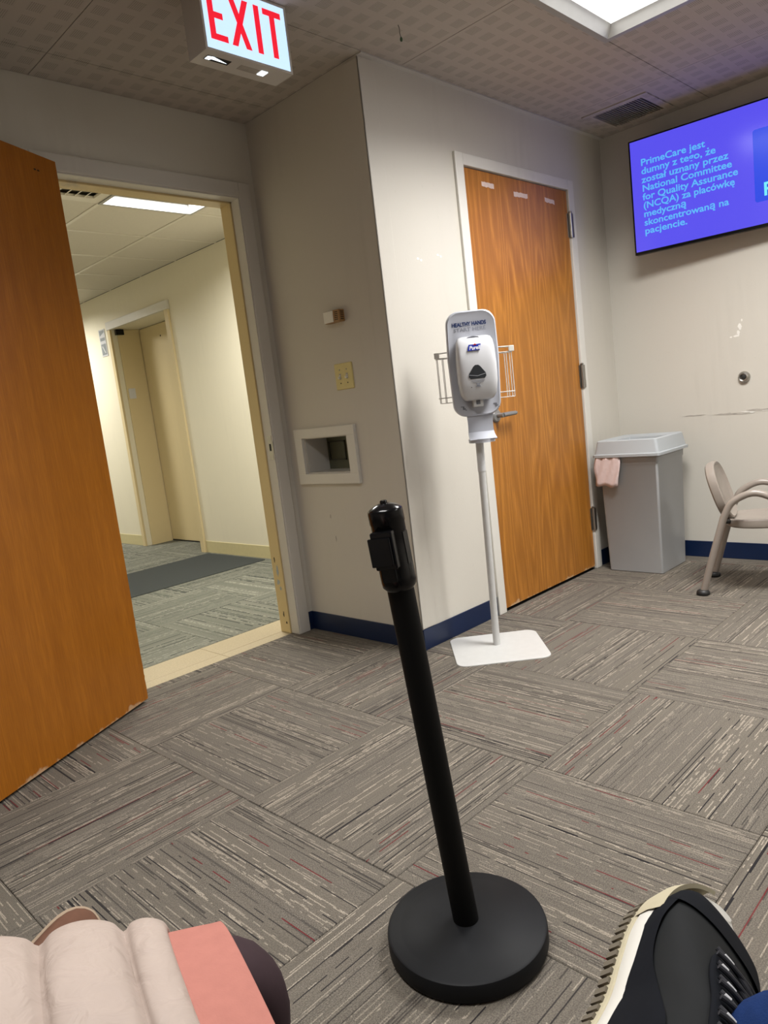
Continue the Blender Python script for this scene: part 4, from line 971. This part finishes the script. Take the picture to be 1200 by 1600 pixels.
# jacket torso and sleeves
b = B(); rows = []
for si in range(6):
    for k in range(7):
        f_ = (si + k / 7) / 6; puff = math.sin(math.pi * k / 7) ** 0.5
        c = pel.lerp(che, f_ * 1.28) - UPV * 0.06
        rows.append([loc(q) for q in ell(c, NC, AXH, (0.20 - 0.03 * abs(f_ - 0.5)) * (1 - 0.35 * max(0, f_ - 0.85) / 0.15) + 0.015 * puff, (0.135) * (1 - 0.3 * max(0, f_ - 0.85) / 0.15) + 0.015 * puff, 36)])
b.loft(rows); b.build('jacket_torso', MT['puffer'], pn, True)
for s0, e0, w0 in ((sF, eF, wF), (sN, eN, wN)):
    b = B(); pts = spline([s0 - UPV * 0.02, s0.lerp(e0, 0.5), e0, e0.lerp(w0, 0.6), w0], 8); b.tube([loc(p) for p in pts], [0.062 + 0.010 * abs(math.sin(k * 0.75)) - 0.0006 * k for k in range(len(pts))], 18); b.build('jacket_sleeve', MT['puffer'], pn, True)
b = B(); hp = loc(head); rows = []
for k in range(15):
    ph = math.pi * k / 14; z = -0.115 * math.cos(ph); r = math.sin(ph)
    rows.append([hp + UPV * z + (NC * math.cos(a) * 0.074 + AXH * math.sin(a) * 0.092) * max(r, 0.02) * (0.86 if z < -0.05 else 1.0) - AXH * (0.018 * math.exp(-((a - 1.5 * math.pi) ** 2) / 0.05) * math.exp(-((z + 0.01) ** 2) / 0.0008)) for a in [2 * math.pi * i / 28 for i in range(28)]])
b.loft(rows); b.tube([loc(che + UPV * 0.10), loc(neck), hp - UPV * 0.06], 0.052, 16)
hdm = b.build('head', MT['skin'], pn, True)
b = B(); rows = []
for k in range(12):
    ph = math.pi * (0.30 + 0.70 * k / 11); z = -0.122 * math.cos(ph); r = math.sin(ph)
    rows.append([hp + AXH * (0.016 + 0.02 * (1 - k / 11)) + UPV * (z + 0.006) + (NC * math.cos(a) * 0.082 + AXH * math.sin(a) * 0.096) * max(r, 0.02) for a in [2 * math.pi * i / 28 for i in range(28)]])
b.loft(rows); b.build('hair', MT['hair'], pn, True)

# ---------------- sneaker profile tools
SOL = [(0.0, 0.018), (0.012, 0.030), (0.04, 0.037), (0.09, 0.035), (0.14, 0.036), (0.18, 0.044), (0.215, 0.051), (0.245, 0.052), (0.27, 0.045), (0.288, 0.032), (0.298, 0.016), (0.3005, 0.006)]
def halfw(y):
    for (a, wa), (c, wc) in zip(SOL, SOL[1:]):
        if a <= y <= c: return wa + (wc - wa) * (y - a) / (c - a)
    return 0.006
def outline(grow=0.0, inner=0.0):
    ys = [a for a, _ in SOL]; L = [(halfw(y) + grow, y + (grow if y > 0.2 else -grow if y < 0.05 else 0)) for y in ys]
    return [(max(u - inner * min(1, v / 0.1) * (1.0 + 0.9 * max(0, (v - 0.22) / 0.08)), 0.001), v) for u, v in L] + [(-u, v) for u, v in reversed(L)]
def smooth_closed(pts, n=5):
    N = len(pts); out = []
    for i in range(N):
        a, b_, c, d = [Vector((*pts[(i + k) % N], 0)) for k in (-1, 0, 1, 2)]
        for k in range(n):
            t = k / n; q = 0.5 * ((2 * b_) + (c - a) * t + (2 * a - 5 * b_ + 4 * c - d) * t * t + (3 * b_ - a - 3 * c + d) * t ** 3); out.append((q.x, q.y))
    return out
HT = [(0.0, 0.096), (0.03, 0.104), (0.06, 0.108), (0.10, 0.110), (0.14, 0.100), (0.18, 0.086), (0.22, 0.073), (0.25, 0.064), (0.275, 0.056), (0.29, 0.047), (0.297, 0.038)]
def ht(y):
    for (a, wa), (c, wc) in zip(HT, HT[1:]):
        if a <= y <= c: return wa + (wc - wa) * (y - a) / (c - a)
    return 0.038
def upper_ring(y, grow=0.0, z0=0.026, a0=0.0, a1=math.pi, n=22, closed=True):
    w_ = max(halfw(min(max(y, 0.004), 0.298)) - 0.002, 0.006) + grow; h = ht(y) - z0 + grow
    return [Vector(((w_ + 0.005 * math.sin(min(a, math.pi - a) * 2.2) * (1 if min(a, math.pi - a) < 1.4 else 0)) * math.copysign(abs(math.cos(a)) ** 0.75, math.cos(a)), y, z0 + h * abs(math.sin(a)) ** 0.85)) for a in [a0 + (a1 - a0) * k / n for k in range(n + 1)]]
def sheet(b, rows):
    vs = [[b.bm.verts.new(p) for p in r] for r in rows]
    for k in range(len(vs) - 1):
        for q in range(len(vs[0]) - 1): b.bm.faces.new((vs[k][q], vs[k][q + 1], vs[k + 1][q + 1], vs[k + 1][q]))
# ---------------- photographer's crossed leg: jeans and black sneaker
pp = empty('person', (-1.45, -1.15, 0), label='crossed leg in blue jeans with black sneaker at the lower right', cat='person')
toe = at(1118, 1446, 0.665); heel = at(950, 1782, 0.47)
yv = (toe - heel).normalized(); upv = (-DD * 0.72 + RR * 0.70 - FF * 0.50); upv = (upv - yv * upv.dot(yv)).normalized(); xv = yv.cross(upv)
SM = Matrix(((xv.x, yv.x, upv.x, 0), (xv.y, yv.y, upv.y, 0), (xv.z, yv.z, upv.z, 0), (0, 0, 0, 1)))
hp0 = toe - yv * 0.30 - upv * 0.03
SHO = Matrix.Translation(hp0 - Vector(pp.location)) @ SM
def place(b): bmesh.ops.transform(b.bm, matrix=SHO, verts=b.bm.verts); return b
def P3(q): return SHO @ Vector(q)
oc = smooth_closed(outline(0.0, 0.007)); oc2 = smooth_closed(outline(0.0015, 0.007)); oc1 = smooth_closed(outline(-0.004, 0.007))
spring = lambda y: 0.016 * max(0, (y - 0.2) / 0.1) ** 2
b = B(); b.loft([[Vector((u, v, z + spring(v))) for u, v in ol] for ol, z in ((oc1, 0.0), (oc2, 0.002), (oc2, 0.012), (oc, 0.013))])
shoe = place(b).build('sneaker', MT['sh_cream'], pp, True, label='black sneaker with cream rubber sole')
b = B(); b.loft([[Vector((u, v, z + spring(v))) for u, v in ol] for ol, z in ((oc, 0.0125), (oc2, 0.016), (oc2, 0.026), (oc, 0.031), (oc1, 0.032))]); place(b).build('midsole', MT['sh_white'], shoe, True)
# toe bumper of the cream sole wrapping up
b = B(); rows = []
for k in range(25):
    a = math.radians(112 + 80 * k / 24); ci, si_ = math.cos(a), math.sin(a)
    cx_, cy_ = 0.052 * math.copysign(abs(ci) ** 0.8, ci), 0.244 + 0.0605 * si_
    rows.append([Vector((cx_ * 1.06, cy_ + 0.002 * si_, 0.010 + spring(cy_))), Vector((cx_ * 1.08, cy_ + 0.003 * si_, 0.026 + spring(cy_))), Vector((cx_ * 1.03, cy_ + 0.0005, 0.042 + spring(cy_) * 0.6)), Vector((cx_ * 0.97, cy_ - 0.002, 0.040 + spring(cy_) * 0.6))])
sheet(b, rows); place(b).build('toe_bumper', MT['sh_cream'], shoe, True)
# tread lugs along the edge of the outsole
lug = None
N_ = len(oc2)
b = B(); acc = 0.0; last = None
for i in range(N_):
    p0, p1 = Vector((*oc2[i], 0)), Vector((*oc2[(i + 1) % N_], 0)); seg = (p1 - p0).length
    while acc < seg:
        q = p0.lerp(p1, acc / seg); nrm = Vector(((p1 - p0).y, -(p1 - p0).x, 0)).normalized()
        if nrm.dot(q - Vector((0, 0.15, 0))) < 0: nrm = -nrm
        tg = (p1 - p0).normalized(); z = spring(q.y)
        pts = [q + tg * s1 * 0.0028 + nrm * s2 for s1, s2 in ((-1, -0.003), (1, -0.003), (1, 0.0022), (-1, 0.0022))]
        b.loft([[p + Vector((0, 0, zz_ + z)) for p in pts] for zz_ in (-0.004, 0.008)])
        acc += 0.0095
    acc -= seg
place(b).build('tread', MT['tread'], shoe, kind='stuff')
ysl = [0.002, 0.01, 0.025, 0.05, 0.08, 0.11, 0.14, 0.17, 0.2, 0.225, 0.25, 0.27, 0.284, 0.293, 0.297]
b = B(); b.loft([upper_ring(y, 0.0, 0.026 + spring(y)) for y in ysl]); place(b).build('shoe_upper', MT['sh_dark'], shoe, True)
# suede overlays: toe guard and both flanks
b = B(); sheet(b, [upper_ring(y, 0.0022, 0.026 + spring(y), 0.0, math.pi, 30) for y in (0.243, 0.25, 0.258, 0.266, 0.274, 0.284, 0.293, 0.298)])
place(b).build('toe_guard', MT['sh_black'], shoe, True)
for a0, a1 in ((0.0, 0.72), (math.pi, math.pi - 0.72)):
    b = B(); sheet(b, [upper_ring(y, 0.0022, 0.026 + spring(y), a0, a0 + (a1 - a0) * (0.8 + 0.35 * math.sin(y * 26)), 8) for y in [0.003 + 0.2515 * k / 30 for k in range(31)]])
    place(b).build('side_overlay', MT['sh_black'], shoe, True)
# lace area: raised oval with tongue
def top_at(y, u, grow): # point on the upper at lateral fraction u
    w_ = halfw(y) - 0.002 + grow; h = ht(y) - 0.026 - spring(y) + grow; a = math.acos(max(-1, min(1, math.copysign(abs(u) ** (1 / 0.75), u))))
    return Vector((w_ * u, y, 0.026 + spring(y) + h * abs(math.sin(a)) ** 0.85))
b = B(); rows = []
for k in range(17):
    t = k / 16; y = 0.085 + 0.135 * t; hw_ = 0.52 * math.sqrt(max(0.02, 1 - (max(0, t - 0.5) / 0.5) ** 2.2)) * (0.9 + 0.1 * t)
    rows.append([top_at(y, hw_ * (-1 + 2 * q / 12), 0.0035) for q in range(13)])
sheet(b, rows); o = place(b).build('lace_panel', MT['sh_black'], shoe, True); md = o.modifiers.new('t', 'SOLIDIFY'); md.thickness = 0.003
for k in range(6):
    y = 0.103 + 0.0185 * k
    for sgn in (-1, 1):
        pts = [top_at(y + sgn * 0.007 * (q / 8 - 0.5), 0.40 * (-1 + 2 * q / 8), 0.0075 + (0.001 if sgn > 0 else 0)) for q in range(9)]
        b = B(); b.tube(pts, 0.0020, 8); place(b).build('lace', MT['lace'], shoe, True)
    b = B(); b.tube([top_at(y, -0.36 + 0.06 * (k % 2) + 0.05 * q, 0.0092) for q in range(3 + k % 2)], 0.0016, 8); place(b).build('lace', MT['lace_w'], shoe, True)
# collar and the jeans leg
ank_w = at(1188, 1650, 0.49); ank = ank_w - Vector(pp.location)
def jl(v): return Vector(v) - Vector(pp.location)
kneeW = ank_w + RR * 0.26 + DD * 0.17 - FF * 0.20; hipW = Vector((-1.72, -1.50, 0.52))
kneeO = Vector((-1.36, -1.24, 0.53)); hipO = Vector((-1.80, -1.33, 0.50)); ankO = Vector((-1.28, -1.20, 0.09)); toeO = Vector((-1.15, -1.12, 0.05))
pelW = (hipW + hipO) / 2 + Vector((-0.06, 0, 0.02))
V = [pelW, hipW, kneeW, ank_w + SM.to_3x3() @ Vector((0, 0, 0.05)), ank_w - SM.to_3x3() @ Vector((0, 0, 0.03)), hipO, kneeO, ankO, toeO, (hipW + kneeW) / 2, (hipO + kneeO) / 2, pelW + Vector((-0.05, 0, 0.25))]
skin_body('body', [jl(v) for v in V], [(0, 1), (1, 9), (9, 2), (2, 3), (3, 4), (0, 5), (5, 10), (10, 6), (6, 7), (7, 8), (0, 11)], [0.13, 0.09, 0.068, 0.044, 0.040, 0.09, 0.068, 0.045, 0.04, 0.08, 0.08, 0.13], MT['denim'], pp)
b = B(); axs = (jl(kneeW) - ank).normalized(); a_ = axs.orthogonal().normalized(); c_ = axs.cross(a_)
b.loft([ell(ank + axs * t + a_ * 0.0, a_, c_, r, r, 24) for t, r in ((0.010, 0.058), (0.012, 0.060), (0.03, 0.060), (0.08, 0.062), (0.16, 0.066))], cap=False)
o = b.build('trouser_hem', MT['denim'], pp, True); md = o.modifiers.new('t', 'SOLIDIFY'); md.thickness = 0.003

# ---------------- brown shoe on the carpet behind the lap
bs = empty('shoe', (-1.30, 0.375, 0.040), math.radians(-75), label='brown suede shoe with tan rim on the carpet behind the quilted jacket', cat='shoe')
bs.rotation_euler = (0, math.radians(50), math.radians(-75))
ob, ob2 = smooth_closed(outline(0.0)), smooth_closed(outline(0.005))
def sh(pts, z): return [Vector((u, v - 0.15, z)) for u, v in pts]
b = B(); b.loft([sh(ob, 0.0), sh(ob2, 0.002), sh(ob2, 0.020), sh(ob, 0.024)]); b.build('sole', MT['tan_rim'], bs, True)
b = B(); b.loft([[p + Vector((0, -0.15, -0.008)) for p in upper_ring(y, 0.0)] for y in ysl]); b.build('upper', MT['suede_brown'], bs, True)
b = B(); b.tube([(0.034 * math.cos(a), -0.09 + 0.05 * math.sin(a), 0.098 - 0.003 * math.sin(a)) for a in [2 * math.pi * k / 24 for k in range(24)]], 0.008, 10, closed=True); b.build('collar', MT['tan_rim'], bs, True)
